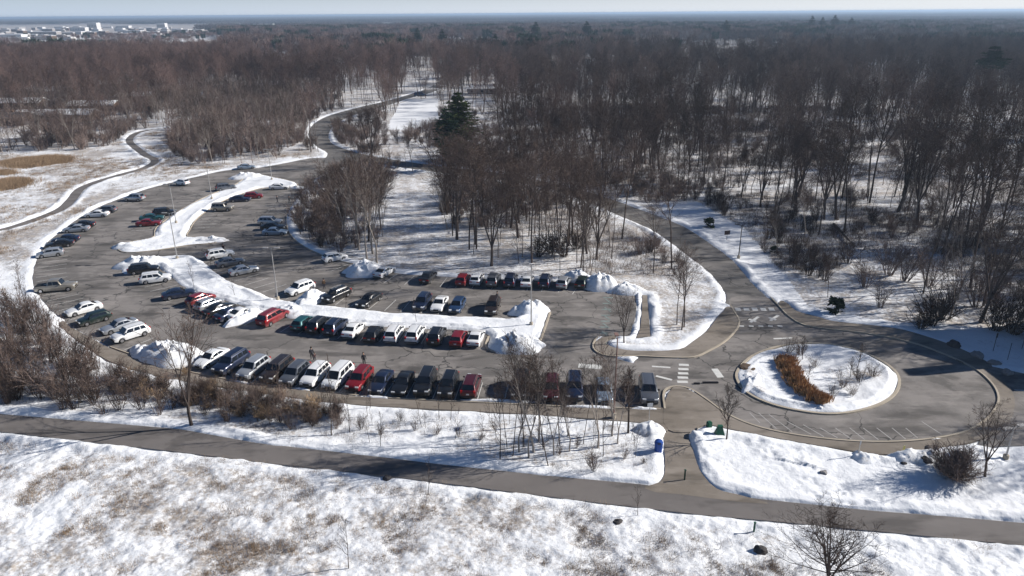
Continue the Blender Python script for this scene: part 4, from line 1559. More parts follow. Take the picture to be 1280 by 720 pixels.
def put_car(kind, paint, edge, px, nose, label, group, ang=None, sun=False, near=True, dist=None):
    """px: ground pixel of the end of the car nearest the viewer (or left end)"""
    L = TYPES[kind]['L']
    p = np.array(P(*px))
    if ang is None:
        ax, q = edge_axis(edge, p)
    else:
        ax = np.array([math.cos(math.radians(ang)), math.sin(math.radians(ang))])
    c = p + ax * L / 2
    d = ax if nose == 'far' else -ax
    rz = math.atan2(d[1], d[0]) + random.gauss(0, .012)
    if kind not in PROTO:
        r = car_proto(kind)
        PROTO[kind] = (r, kids_of(r))
        root = r
        root.location = (c[0], c[1], .012)
        root.rotation_euler = (0, 0, rz)
        for ch in r.children:
            if ch.name.split('.')[0] == 'body': ch.material_slots[0].material = PAINT[paint]
    else:
        def hook(cc, o):
            if o.name.split('.')[0] == 'body':
                cc.material_slots[0].link = 'OBJECT'
                cc.material_slots[0].material = PAINT[paint]
        r, kd = PROTO[kind]
        root = dup(r, kd, (c[0], c[1], .012), rz, 1.0, hook)
    tag(root, label, "car", group)
    CARS.append((c, rz, label))
    return root


G1, G2, G3, G4, G5, G6 = ("cars in the front row by the walkway", "cars backed along the lower side of the long median", "cars along the upper side of the long median", "cars in the row against the trees", "cars along the left edge of the lot", "cars around the short upper median")
C = put_car
C('sedan','white','bot',(247,463),'near',"white sedan half hidden behind the big dark SUV at the snow heap",G1)
C('bigsuv','navy','bot',(272,471),'near',"big dark navy SUV at the left end of the front row",G1)
C('suv','silver','bot',(303,477),'near',"silver SUV with a bluish roof right of the big navy SUV in the front row",G1)
C('bigsuv','brown','bot',(333,481.5),'near',"very dark brown SUV between the silver SUV and the grey SUV",G1)
C('suv','grey','bot',(357,485),'near',"dark grey SUV left of the first white SUV in the front row",G1)
C('suv','white','bot',(383,486.5),'near',"white SUV with roof rails, left of the two white cars in the front row",G1)
C('van','white','bot',(411,489.5),'near',"white minivan, right of the two white cars in the front row",G1)
C('suv','red','bot',(440,492),'near',"bright red SUV in the front row beside the white minivan",G1)
C('sedan','navy','bot',(468,495),'near',"blue sedan right of the red SUV in the front row",G1)
C('sedan','black','bot',(497,497),'near',"black sedan right of the blue sedan in the front row",G1)
C('bigsuv','black','bot',(526,498.5),'near',"black SUV with bright lights, third from the right of the unbroken front row",G1)
C('suv','black','bot',(556,500),'near',"plain black SUV second from the right of the unbroken front row",G1)
C('suv','maroon','bot',(585,500.5),'far',"dark maroon SUV with a lit red tail light before the empty stall",G1)
C('bigsuv','black','bot',(648,503),'near',"black SUV just right of the empty stalls behind pale tree stems",G1)
C('suv','maroon','bot',(688,504.5),'near',"dull maroon car behind the pale tree clump in the front row",G1)
C('bigsuv','navy','bot',(718,505),'near',"black-blue SUV between the maroon car and the light blue sedan",G1)
C('sedan','ltblue','bot',(756,506.5),'near',"light blue sedan near the right end of the front row",G1)
C('bigsuv','grey','bot',(813,509),'near',"dark grey SUV last in the front row by the path crossing",G1)
# lower side of the long median
C('suv','black',None,(161,343),'far',"dark car wedged against the snow heap at the left tip of the median",G2,ang=18)
C('suv','white',None,(175,355),'far',"white SUV parked alone against the left tip of the median",G2,ang=22)
C('sedan','navy',None,(203,375),'far',"dark sedan alone below the white SUV at the left of the median",G2,ang=30)
C('hatch','red','i2low',(236,384),'far',"red car with its nose in the median, leftmost of the tight group",G2)
C('hatch','silver','i2low',(246,391),'far',"silver hatchback between the leftmost red car and two dark cars",G2)
C('sedan','black','i2low',(257.5,397.5),'far',"black sedan right of the silver hatchback by the median",G2)
C('sedan','navy','i2low',(271,403.5),'far',"navy sedan left of the white coupe by the median",G2)
C('coupe','white','i2low',(287,402.5),'far',"white coupe beside the tall snow heap on the median's lower side",G2)
C('van','red','i2low',(326,410),'far',"red minivan right of the snow heap",G2)
C('hatch','teal','i2low',(369,416),'far',"teal hatchback first of the long lower row after the red minivan",G2)
C('suv','black','i2low',(389,419.5),'far',"black car with a red tail light between the teal and navy cars",G2)
C('suv','navy','i2low',(410,422),'far',"navy SUV left of the white sedan with a black roof",G2)
C('sedan','white','i2low',(434,425.5),'far',"white sedan with a dark roof panel in the lower median row",G2)
C('hatch','black','i2low',(461,430.5),'far',"low black hatchback between white cars in the lower median row",G2)
C('suv','white','i2low',(487,431.5),'far',"white SUV right of the low black hatchback",G2)
C('suv','white','i2low',(514,432),'far',"white crossover with a beige roof left of the black SUV in the lower row",G2)
C('suv','black','i2low',(541,434.5),'far',"black SUV beside the bright red car in the lower row",G2)
C('hatch','red','i2low',(569,436.5),'far',"bright red car second from the right in the lower median row",G2)
C('coupe','white','i2low',(591,436),'far',"white coupe with a dark glass roof, last of the lower median row",G2)
# upper side of the long median
C('suv','white',None,(258,325),'far',"white SUV first in the short group above the median",G3,ang=33)
C('sedan','grey',None,(270,335),'far',"blue-grey sedan second in the short group above the median",G3,ang=36)
C('sedan','silver',None,(287,345.5),'far',"silver sedan third in the short group above the median",G3,ang=38)
C('suv','white',None,(360,371),'near',"white SUV with a glass roof beside the tall lamp post",G3,ang=54)
C('suv','black',None,(407,380),'near',"black SUV beside the snow heap on the upper side",G3,ang=58)
C('sedan','black',None,(450,386.5),'near',"black sedan alone right of the black SUV on the upper side",G3,ang=66)
C('suv','navy','i2up',(523,390.5),'near',"dark navy SUV left of the white car in the upper median row",G3)
C('coupe','white','i2up',(545,391.5),'near',"white car between two dark ones in the upper median row",G3)
C('hatch','blue','i2up',(568,393.5),'near',"dark blue hatchback right of the white car in the upper median row",G3)
C('suv','brown','i2up',(613,396),'near',"dark brown SUV with a person at its corner",G3)
# against the trees
C('hatch','white',None,(404,328.5),'far',"light car half shaded under the trees at the inner curve",G4,ang=35)
C('coupe','white','top',(471,349),'far',"white coupe beside the snow heap, leftmost of the tree-side row",G4)
C('sedan','black','top',(530,356.5),'far',"black sedan alone between the white coupe and the red car",G4)
C('hatch','red','top',(575,359.5),'far',"red hatchback at the left end of the tree-side row",G4)
C('hatch','white','top',(593,359),'far',"white hatchback next to the red one in the tree-side row",G4)
C('suv','grey','top',(614,361),'far',"grey SUV with silver roof rails third in the tree-side row",G4)
C('suv','navy','top',(636,361.5),'far',"navy SUV left of the lamp post in the tree-side row",G4)
C('sedan','white','top',(657,362),'far',"white sedan behind the lamp post in the tree-side row",G4)
C('suv','navy','top',(679,362.5),'far',"blue SUV with silver side right of the lamp post",G4)
C('hatch','silver','top',(701,363),'far',"silver hatchback second from the right in the tree-side row",G4)
C('hatch','green','top',(724,362.5),'far',"dark green car at the right end of the tree-side row",G4)
C('suv','silver',None,(324,280.5),'far',"silver SUV topmost of three at the far curve of the inner aisle",G4,ang=-4)
C('sedan','black',None,(327,287),'far',"black sedan between silver and light blue cars at the far curve",G4,ang=0)
C('sedan','ltblue',None,(329,293.5),'far',"light blue sedan lowest of three at the far curve",G4,ang=3)
# left edge
C('suv','white','left',(141,429.5),'near',"white SUV parked at the lower left corner of the lot",G5)
C('sedan','silver','left',(127,419),'near',"silver sedan half hidden behind the corner white SUV",G5)
C('hatch','green','left',(98,408.5),'near',"dark green hatchback above the corner white cars",G5)
C('sedan','white','left',(83,396.5),'near',"white sedan above the dark green hatchback on the left edge",G5)
C('pickup','tan','left',(46,365),'far',"old tan pickup alone on the left edge",G5, ang=12)
C('hatch','silver','left',(46,322.5),'near',"silver-blue hatchback lowest of the stack on the left edge",G5)
C('sedan','black','left',(57,310.5),'near',"black sedan above the silver-blue hatchback",G5)
C('sedan','navy','left',(65,304),'near',"dark navy sedan second above the silver-blue hatchback",G5)
C('sedan','silver','left',(80,290.5),'near',"silver sedan in the middle of the left edge",G5)
C('sedan','black','left',(87,285.5),'near',"black sedan peeking behind the middle silver sedan",G5)
C('sedan','white','left',(107,271.5),'near',"white sedan beside the dark grey hatchback on the left edge",G5)
C('hatch','grey','left',(120,266),'near',"dark grey hatchback behind the white sedan on the left edge",G5)
C('suv','silver','left',(157,250.5),'near',"silver SUV alone near the snow bank at upper left",G5)
C('hatch','white','left',(220,230),'near',"white hatchback highest on the left edge",G5)
# short upper median
C('sedan','red',None,(171,283),'far',"dark red sedan at the lower left of the short median",G6,ang=14)
C('sedan','teal',None,(175,276.5),'far',"dark teal car between the red sedan and the black SUV",G6,ang=17)
C('suv','black',None,(191,270.5),'far',"black SUV topmost of three left of the short median",G6,ang=20)
C('suv','grey',None,(270,239),'far',"dark grey SUV alone on the upper side of the short median",G6,ang=32)
C('jeep','tan',None,(266,263.5),'far',"boxy tan off-roader alone on the inner side of the short median",G6,ang=0)
C('sedan','navy',None,(287,252.5),'far',"navy sedan with the red car behind it",G6,ang=12)
C('hatch','red',None,(305,248.5),'far',"red hatchback peeking from behind the navy sedan",G6,ang=14)
C('sedan','white',None,(337,237),'far',"white sedan at the top tip of the short median",G6,ang=8)
C('sedan','ltblue',None,(297,212),'far',"far light blue car under snow by the lot's back bank",G6,ang=22)
for i in range(len(CARS)):
    for j in range(i):
        a, b_ = CARS[i], CARS[j]
        d = b_[0] - a[0]
        if np.linalg.norm(d) < 4.5:
            ax = np.array([math.cos(a[1]), math.sin(a[1])])
            lat = abs(d @ np.array([-ax[1], ax[0]]))
            lon = abs(d @ ax)
            if lat < 2.05 and lon < 4.4:
                print("CARCLOSE %.2f %.2f | %s | %s" % (lat, lon, a[2][:40], b_[2][:40]))
# ------------------------------------------------------------------ snow heaps
m_snow, nt, b, pos = newmat("heaped_snow")
dirt = ramp_n(nt, noise_n(nt, pos, 1.3, 6, 0.7), 0.50, 0.72, 0, 0.7)
nt.links.new(mixc(nt, dirt, SNOWC, (0.42, 0.38, 0.33)), b.inputs["Base Color"])
b.inputs["Roughness"].default_value = 0.7
b.inputs["Specular IOR Level"].default_value = 0.2
bp = N(nt, "ShaderNodeBump"); bp.inputs["Strength"].default_value = 0.4; bp.inputs["Distance"].default_value = 0.10
nt.links.new(noise_n(nt, pos, 4.0, 5, 0.65), bp.inputs["Height"]); nt.links.new(bp.outputs[0], b.inputs["Normal"])


def heap(px, rx, ry, h, label, rz=0.0, seed=0, group=None, world=None):
    cx, cy = world if world is not None else P(*px)
    n, m = 40, 16
    mb = MB()
    vs = []
    for i in range(m):
        t = i / (m - 1)
        for k in range(n):
            a = 2 * PI * k / n
            er = 1 + 0.30 * (mnoise.noise(Vector((math.cos(a) * 1.4 + seed * 3.1, math.sin(a) * 1.4, seed))))
            r = (1 - t) * er
            x, y = math.cos(a) * r * rx, math.sin(a) * r * ry
            z = h * (1 - (1 - t) ** 2.0)
            q = Vector((x * 1.1 + seed * 7, y * 1.1, seed * 1.7))
            lump = (mnoise.noise(q) * .34 + mnoise.noise(q * 2.3) * .20 + mnoise.noise(q * 5) * .05)
            z = z * (1 + lump * 1.1) + abs(lump) * .25 * min(t * 4, 1) - .06 * (t < .01)
            vs.append((x, y, z))
    fs = [(i * n + k, i * n + (k + 1) % n, (i + 1) * n + (k + 1) % n, (i + 1) * n + k) for i in range(m - 1) for k in range(n)]
    mb.add(vs, fs)
    me = mb.mesh("snow_pile", [m_snow], 40)
    o = link("snow_pile", me, None, (cx, cy, 0), rz)
    return tag(o, label, "snow pile", group)


heap((456,340), 3.4, 3.0, 1.7, "snow heap left of the white coupe in the tree-side row", -.2, 1)
heap((443,339), 2.0, 2.0, 0.9, "lower end of the snow heap by the inner curve, left of the bigger one", -.2, 19)
heap((180,331), 5.0, 2.0, 1.5, "snow heap on the left tip of the long median above the dark car", .3, 2)
heap((214,446), 5.6, 3.0, 1.7, "big ploughed snow heap at the left end of the front row", -.45, 3)
heap((180,442), 3.0, 1.6, 0.9, "smaller snow heap beside the big one below the corner white SUV", -.6, 4)
heap((309,400), 1.0, 3.6, 1.3, "narrow snow heap between the white coupe and the red minivan", -.75, 5)
heap((390,376), 1.6, 3.4, 1.5, "snow heap between the white SUV and the black SUV above the median", -.5, 6)
heap((362,390), 3.4, 1.8, 0.8, "lumpy snow at the foot of the tall lamp post", -.6, 7)
heap((662,390), 3.2, 1.8, 1.6, "snow heap on the upper corner of the median's right end", .3, 8)
heap((644,434), 4.0, 2.2, 1.7, "dirty snow heap on the lower corner of the median's right end", 0.0, 9)
heap((750,358), 3.4, 2.6, 2.0, "large snow heap at the right end of the tree-side row", -.3, 10)
heap((782,364), 3.6, 1.8, 1.1, "long snow heap above the corner strip right of the large one", -.1, 11)
heap((722,349), 2.6, 1.4, 1.4, "snow heap behind the dark green car", -.1, 12)
heap((309,222), 5.0, 2.2, 1.3, "snow heap at the upper end of the short median", .3, 13)
heap((264,301), 3.4, 1.4, 0.8, "low snow heap on the right tip of the short median's foot", .1, 14)
heap((160,309), 3.2, 1.6, 0.9, "snow heap on the left tip of the short median's foot", .1, 15)
heap((940,481), 2.6, 1.0, 0.9, "snow ridge on the left side of the roundabout island", .9, 16)
heap((811,539), 1.8, 1.4, 0.8, "snow heap beside the sign post left of the crossing path", 0, 17)
heap((1150,574), 3.2, 1.3, 0.9, "snow heap with dark rocks left of the brown bush", 0, 18)
heap((1196,573), 2.2, 1.0, 0.8, "snow heap behind the brown bush", 0, 20)
heap((1082,574), 1.8, 1.0, 0.55, "low snow mound below the thin marker post", 0, 21)
heap((372,235), 2.2, 1.0, 0.5, "tiny snow patch at the pointed tip past the white sedan", 0, 22)
heap((385,266), 2.0, 4.6, 0.5, "shaded snow bank along the inner curve of the lot", .55, 23)
for i, (px_, ln_, lab) in enumerate((((625,501.5), 4.2, "thin strip of snow on the kerb by the empty stalls"), ((470,497), 1.6, "thin strip of snow on the kerb in front of the blue sedan"), ((378,487), 1.2, "thin strip of snow on the kerb in front of the first white SUV"),
                         ((302,478.5), 1.3, "thin strip of snow on the kerb in front of the silver SUV"), ((735,509), 3.2, "thin strip of snow on the kerb between navy SUV and light blue sedan"), ((806,511.5), 1.8, "thin strip of snow on the kerb before the last grey SUV"))):
    heap(px_, ln_, .32, .22, lab, [-.08, -.1, -.25, -.4, -.05, -.02][i], 50 + i)
# ------------------------------------------------------------------ lamp posts
m_galv = mat("galvanised_steel", (0.42, 0.41, 0.40), 0.5, 0.5, var=.1)
m_dark = mat("dark_metal", (0.03, 0.03, 0.035), 0.5, 0.3)
m_lens = mat("lamp_lens", (0.6, 0.6, 0.58), 0.3)


def lamp(base, h, label, double=True, rz=0.0, m=None, z0=.1):
    x, y = P(*base)
    m = m or m_galv
    e = bpy.data.objects.new("lamp_post", None); COL.objects.link(e)
    e.location = (x, y, z0); e.rotation_euler = (0, 0, rz)
    tag(e, label, "lamp post", "lamp posts of the parking lot")
    a = MB(); a.tube([(0, 0, -.1), (0, 0, h)], [.10, .06], 8); link("pole", a.mesh("pole", [m]), e)
    a = MB(); a.tube([(0, 0, -.1), (0, 0, .55), (0, 0, .6)], [.26, .26, .2], 10); link("base", a.mesh("base", [m_curb]), e)
    for s in ((1, -1) if double else (1,)):
        a = MB(); a.tube([(0, 0, h - .1), (s * .5, 0, h + .02)], [.035, .03], 5); arm = link("arm", a.mesh("arm", [m]), e)
        a = MB(); a.box((s * .85, 0, h + .03), (.38, .19, .055)); hd = link("lamp_head", a.mesh("lamp_head", [m]), e)
        a = MB(); a.box((s * .9, 0, h - .03), (.24, .13, .012)); link("lens", a.mesh("lens", [m_lens]), hd)
    return e


lamp((664,408.5), 8.9, "lamp post on the right end of the long median")
lamp((347.5,376), 8.2, "tall lamp post next to the white SUV on the long median")
lamp((222,325), 8.4, "lamp post near the left tip of the long median")
lamp((220.6,280), 8.2, "lamp post on the lower part of the short upper median")
lamp((265,250), 8.0, "lamp post halfway up the short upper median")
lamp((340,226), 8.0, "lamp post at the top end of the short upper median")
lamp((923,324), 6.0, "dark lamp post beside the entry road", False, 2.6, m_dark)
lamp((464,182), 7.8, "lamp post by the far bend of the road", False, 1.0)
lamp((1256,576), 3.6, "short pale lamp post at the right edge by the brown bush", True, .3)
lamp((767,523), 9.2, "slender reddish lamp post rising from the front row's right end", False, 1.57, mat("weathered_post", (0.22, 0.14, 0.12), .7))


def signpost(px, h, label, panel=(.3, .22), col=None, m=None, pcol=(0.6, .6, .6)):
    x, y = P(*px)
    e = bpy.data.objects.new("sign_post", None); COL.objects.link(e); e.location = (x, y, 0)
    tag(e, label, "sign post")
    a = MB(); a.tube([(0, 0, 0), (0, 0, h)], [.035, .035], 6); link("post", a.mesh("post", [m or m_galv]), e)
    if panel:
        a = MB(); a.box((0, -.05, h - panel[1]), (panel[0], .012, panel[1]), .2); link("sign_panel", a.mesh("sign_panel", [mat("panel_paint", pcol, .5)]), e)
    return e


signpost((811,529), 2.4, "small sign post in the snow heap beside the crossing path")
signpost((1072,572), 1.9, "thin pale marker post below the roundabout", (.05, .2))
signpost((1241,440), 2.6, "dark post standing in the shaded snow at the right", (.12, .3), m=m_dark, pcol=(.04, .04, .05))
signpost((1259,451), 2.4, "slanting dark post in the shaded snow, further right", None, m=m_dark)
signpost((1277,437), 2.0, "dark post at the right edge in the shaded snow", (.15, .25), m=m_dark, pcol=(.04, .04, .05))
signpost((1128,568), 1.0, "short yellowish marker near the dark rocks", (.12, .25), pcol=(.5, .45, .15))
signpost((908,301), 2.0, "dark square board on the verge right of the road", (.55, .4), m=m_dark, pcol=(.05, .03, .03))
m_green = mat("green_paint", (0.012, 0.09, 0.055), .6)
m_blue = mat("blue_plastic", (0.02, 0.07, 0.30), .5)


def bollard(px, h, label, m, name="bollard"):
    x, y = P(*px)
    e = bpy.data.objects.new(name, None); COL.objects.link(e); e.location = (x, y, .02)
    tag(e, label, "bollard")
    a = MB(); a.box((0, 0, h / 2), (.06, .06, h / 2)); a.box((0, 0, h * .5), (.07, .07, h * .02)); link("post", a.mesh("post", [m]), e)
    a = MB(); a.box((0, 0, h + .012), (.085, .085, .03)); link("cap", a.mesh("cap", [m]), e)


bollard((855.5,600), 1.05, "dark green bollard in the middle of the crossing path", mat("dark_green_post", (.015, .06, .035), .5))
bollard((942,666), 1.0, "bright green post on the snow below the footpath", m_green)
# blue bin
x, y = P(822.5, 566)
e = bpy.data.objects.new("litter_bin", None); COL.objects.link(e); e.location = (x, y, .12); tag(e, "blue litter bin on the snow left of the crossing path", "bin")
a = MB(); a.tube([(0, 0, 0), (0, 0, .06), (0, 0, 1.0)], [.34, .36, .40], 14); link("bin_body", a.mesh("bin_body", [m_blue], 40), e)
a = MB(); a.tube([(0, 0, 1.0), (0, 0, 1.08), (0, 0, 1.26), (0, 0, 1.34)], [.43, .43, .34, .10], 14); ld = link("lid", a.mesh("lid", [m_blue], 40), e)
a = MB(); a.box((0, -.37, 1.14), (.16, .05, .05)); link("opening", a.mesh("opening", [m_dark]), ld)
# green cone-like shelter/dispenser
x, y = P(899, 544.5)
e = bpy.data.objects.new("green_box", None); COL.objects.link(e); e.location = (x, y, .12); tag(e, "small green pointed box beside the bare tree south of the roundabout", "box")
a = MB(); a.add([(-.5, -.32, 0), (.5, -.32, 0), (.5, .32, 0), (-.5, .32, 0), (-.2, -.14, 1.0), (.2, -.14, 1.0), (.2, .14, 1.0), (-.2, .14, 1.0)], [(0, 1, 5, 4), (1, 2, 6, 5), (2, 3, 7, 6), (3, 0, 4, 7), (4, 5, 6, 7)]); link("box_body", a.mesh("box_body", [m_green]), e)
a = MB(); a.box((0, 0, 1.03), (.24, .17, .04)); link("cap", a.mesh("cap", [m_green]), e)
x, y = P(886, 536)
a = MB(); a.box((0, 0, .38), (.26, .24, .38), .3); o = link("low_bin", a.mesh("low_bin", [m_green]), None, (x, y, .1)); tag(o, "low green bin poking out of the snow left of the pointed green box", "bin")
bm = bmesh.new(); bm.from_mesh(o.data); bmesh.ops.bevel(bm, geom=bm.edges[:], offset=.08, segments=2, affect='EDGES'); bm.to_mesh(o.data); bm.free()
# rubber humps on the asphalt west of the island
for (px_, w_, lab) in (((871, 480), .35, "short dark rubber block lying on the asphalt west of the roundabout"), ((888, 478.8), .9, "longer dark rubber block lying west of the roundabout")):
    x, y = P(*px_)
    a = MB(); a.box((0, 0, .07), (w_, .13, .07)); a.box((0, 0, .15), (w_ * .92, .07, .012))
    o = link("wheel_stop", a.mesh("wheel_stop", [m_dark]), None, (x, y, .015)); tag(o, lab, "wheel stop")


def rock(px, s, label, m, zs=.7, z=0.1, seed=1, snow=False):
    bm = bmesh.new()
    bmesh.ops.create_icosphere(bm, subdivisions=3, radius=1)
    for v in bm.verts:
        v.co *= 1 + .35 * mnoise.noise(v.co * 1.3 + Vector((seed * 5, 0, 0))) + .12 * mnoise.noise(v.co * 4 + Vector((seed, 0, 0)))
        v.co = Vector((v.co.x * s, v.co.y * s * .8, max(v.co.z, -.4) * s * zs))
    me = bpy.data.meshes.new("boulder"); bm.to_mesh(me); bm.free()
    me.materials.append(m)
    x, y = P(*px)
    return tag(link("boulder", me, None, (x, y, z), seed), label, "boulder")


m_rock = mat("dark_rock", (0.06, 0.055, 0.055), .9, var=.3, nscale=3)
m_rock2 = mat("grey_rock", (0.22, 0.21, 0.21), .9, var=.3, nscale=3)
rock((1159,567), .45, "upper dark rock in the snow left of the brown bush", m_rock, seed=1, z=.5)
rock((1154,579), .60, "lower dark rock in the snow left of the brown bush", m_rock, seed=2, z=.35)
rock((1129,581), .35, "small dark rock in front of the snow heap", m_rock, seed=3)
rock((1029,592), .4, "small grey rock in the trampled snow below the roundabout", m_rock2, seed=4, z=.05)
rock((1221,446), .75, "square dark boulder on the shaded snow bank at the right", m_rock2, .8, seed=5)
rock((1242,455), .75, "low boulder on the kerb of the shaded snow bank", m_rock2, .6, seed=6)
rock((1259,467), .7, "snow-topped boulder on the shaded asphalt at the right edge", m_rock2, .7, seed=7, z=.1)
rock((1192,433), .9, "dark lump on the snow ridge behind the roundabout", m_rock, .8, seed=8)
rock((950,690), .55, "snow-capped dark stone at the bottom right of the green post", m_rock, .8, seed=9)
rock((773,655), .5, "dark stone in the hollow of the field below the footpath", m_rock, .6, seed=10)
rock((484,600), .5, "dark stone by the shrubs at the field edge", m_rock, .6, seed=11)

# ------------------------------------------------------------------ ornamental grass crescent on the island
m_orn = mat("orange_brown_grass", (0.42, 0.25, 0.13), .9, spec=.1, var=.4, nscale=1.5)
m_orn2 = mat("brown_grass_base", (0.24, 0.13, 0.065), .9, spec=.1, var=.3, nscale=1.5)
rg = random.Random(31)
cl = catmull([P(*q) for q in [(981,452),(985,463),(992,477),(1004,491),(1018,502),(1032,508)]], False, 8)
mb = MB()
org = cl.mean(0)
for i in range(7000):
    t = rg.random() * (len(cl) - 1.001)
    k = int(t)
    p = cl[k] + (cl[k + 1] - cl[k]) * (t - k)
    tn = cl[k + 1] - cl[k]; tn = tn / np.linalg.norm(tn)
    nn = np.array([-tn[1], tn[0]])
    off = max(-1.25, min(1.25, rg.gauss(0, .62)))
    q = Vector((*(p + nn * off + tn * rg.gauss(0, .15) - org), 0.05))
    if mnoise.noise(Vector((q.x * 1.6, q.y * 1.6, 7))) + .5 * abs(off) > .62: continue
    hh = rg.uniform(.75, 1.5) * (1 - .25 * abs(off)) * (.85 + .3 * mnoise.noise(Vector((q.x * .9, q.y * .9, 2))))
    d = Vector((nn[0] * off * .28 + rg.gauss(0, .13), nn[1] * off * .28 + rg.gauss(0, .13), 1)).normalized()
    u = d.cross(Vector((rg.gauss(0, 1), rg.gauss(0, 1), 0))).normalized() * .022
    tip = q + d * hh
    md = q + d * hh * .6
    mb.add([q - u, q + u, md + u * 1.6, md - u * 1.6, tip], [(0, 1, 2, 3), (3, 2, 4)], 0 if rg.random() < .7 else 1)
o = link("ornamental_grass", mb.mesh("ornamental_grass", [m_orn, m_orn2]), None, (org[0], org[1], .15))
tag(o, "curved clump of orange-brown ornamental grass on the roundabout island", "grass clump")
x, y = P(1026, 512)
heap((1026,513), .45, .35, .5, "small snow lump at the foot of the orange grass", 0, 33)
for (px_, s_, lab) in (((1000,446),.8,"grey twiggy shrub at the top of the roundabout island"), ((1052,486),.75,"low twiggy shrub right of the orange grass"), ((1075,480),.85,"low twiggy shrub near the right side of the island"), ((1040,497),.6,"little twiggy shrub beside the lower end of the orange grass"),
                       ((1090,473),.75,"outermost twiggy shrub at the right of the island"), ((1018,462),.6,"little twiggy shrub in the upper middle of the island"), ((985,443),.8,"twiggy shrub at the top left of the island"), ((1064,496),.6,"low twiggy shrub near the island's front kerb")):
    place_shrub(random.choice(SHRUB_R + SHRUB_B), px_, s_ * 1.1, lab)
rock((936,462), 1.2, "brown mulch mound at the left end of the roundabout island", mat("brown_mulch", (.10, .07, .05), .95, var=.4, nscale=3), .18, seed=21, z=.18)

# ------------------------------------------------------------------ shrubs
G_ = "leafless shrubs along the walkway"
big_br = make_shrub(440, m_red, h=2.5, stems=210, tw=.045, spread=1.05)
for (px_, s_) in (((1178,596),1.0), ((1196,598),1.05), ((1212,592),.8)):
    pass
place_shrub(big_br, (1192,598), 1.15, "wide reddish brown bush beside the dark bare tree at the right edge")
sh = [(62,455,1.7,'R'),(85,470,1.9,'B'),(105,480,1.6,'B'),(40,480,1.9,'B'),(20,500,2.0,'B'),(70,500,1.8,'R'),(95,512,1.5,'B'),(120,500,1.5,'R'),(52,430,1.8,'B'),(75,440,1.7,'B'),(100,452,1.6,'R'),(122,462,1.4,'B'),
      (30,455,1.9,'B'),(8,470,2.2,'B'),(10,430,2.2,'B'),(-15,500,2.2,'B'),(45,405,1.5,'B'),(60,412,1.5,'B'),(25,398,1.9,'B'),(142,478,1.2,'R'),(160,500,1.2,'B'),(178,512,1.2,'B'),(198,520,1.1,'B'),(172,488,1.0,'R'),(215,512,1.1,'B'),(150,515,1.2,'B'),
      (255,520,1.1,'B'),(272,508,1.0,'B'),(262,495,.8,'B'),(285,528,1.0,'B'),(300,520,1.1,'R'),(318,508,1.0,'R'),(335,520,1.0,'B'),(355,515,1.0,'R'),(375,520,1.0,'T'),(392,516,1.1,'T'),(385,528,.8,'B'),(365,538,.7,'B'),(420,522,.7,'B'),(240,497,.8,'R'),(205,490,.8,'B'),(130,520,1.0,'B'),
      (452,538,.6,'B'),(475,545,.55,'B'),(500,528,.5,'B'),(520,540,.5,'B'),(545,545,.5,'B'),(575,548,.5,'B'),(600,552,.5,'B'),(743,590,.85,'B'),(720,560,.5,'B'),(780,575,.5,'B'),(698,570,.5,'B'),(805,580,.4,'B'),(232,470,.6,'T'),(268,482,.6,'T'),(330,496,.6,'T'),(352,502,.7,'T'),(300,492,.6,'R')]
for i, (x_, y_, s_, k_) in enumerate(sh):
    lst = {'R': SHRUB_R, 'B': SHRUB_B, 'T': SHRUB_T}[k_]
    col_ = {'R': 'reddish brown', 'B': 'grey brown', 'T': 'tan orange'}[k_]
    where = "in the thicket at the left edge above the footpath" if x_ < 140 else "in the brown shrub belt below the walkway" if x_ < 400 else "scattered in the snow strip between walkway and footpath"
    place_shrub(random.choice(lst), (x_, y_), s_, f"{col_} leafless shrub {where}", group=f"{col_} shrubs {where}", zs=random.uniform(.85, 1.15))
for i in range(60):
    x_, y_ = random.uniform(-40, 132), random.uniform(392, 514)
    a_, b_ = P(x_, y_)
    if sd_all(np.array([a_]), np.array([b_]), 5.)[0] < 1.2: continue
    k_ = random.random() < .85
    place_shrub(random.choice(SHRUB_B if k_ else SHRUB_R), (x_, y_), random.uniform(.9, 1.6), ("grey brown" if k_ else "reddish brown") + " leafless shrub in the thicket at the left edge above the footpath", group=("grey brown" if k_ else "reddish brown") + " shrubs in the thicket at the left edge above the footpath")
for i in range(46):
    x_, y_ = random.choice([(random.uniform(-60, 135), random.uniform(400, 512)), (random.uniform(0, 120), random.uniform(395, 480))])
    a_, b_ = P(x_, y_)
    if sd_all(np.array([a_]), np.array([b_]), 5.)[0] < 1.5: continue
    k_ = random.choice([0, 1, 2, 3])
    place_tree(SAPS[k_][:2] if random.random() < .6 else SAPR[k_ % 3][:2], (a_, b_), random.uniform(.35, .6), random.uniform(0, 6), "thin bare young tree in the thicket at the left edge above the footpath", group="young trees in the left edge thicket", name="young_tree")
for i in range(120):
    x_ = random.uniform(132, 425); y_ = np.interp(x_, [132, 225, 320, 425], [462, 484, 499, 513]) + random.uniform(0, 26) ** 1.0
    a_, b_ = P(x_, y_)
    if sd_all(np.array([a_]), np.array([b_]), 5.)[0] < .9: continue
    c_ = random.choice(['grey brown', 'reddish brown', 'grey brown', 'tan orange'])
    place_shrub(random.choice({'grey brown': SHRUB_B, 'reddish brown': SHRUB_R, 'tan orange': SHRUB_T}[c_]), (x_, y_), random.uniform(.45, .95), c_ + " leafless shrub in the brown shrub belt below the walkway", group=c_ + " shrubs in the brown shrub belt below the walkway")
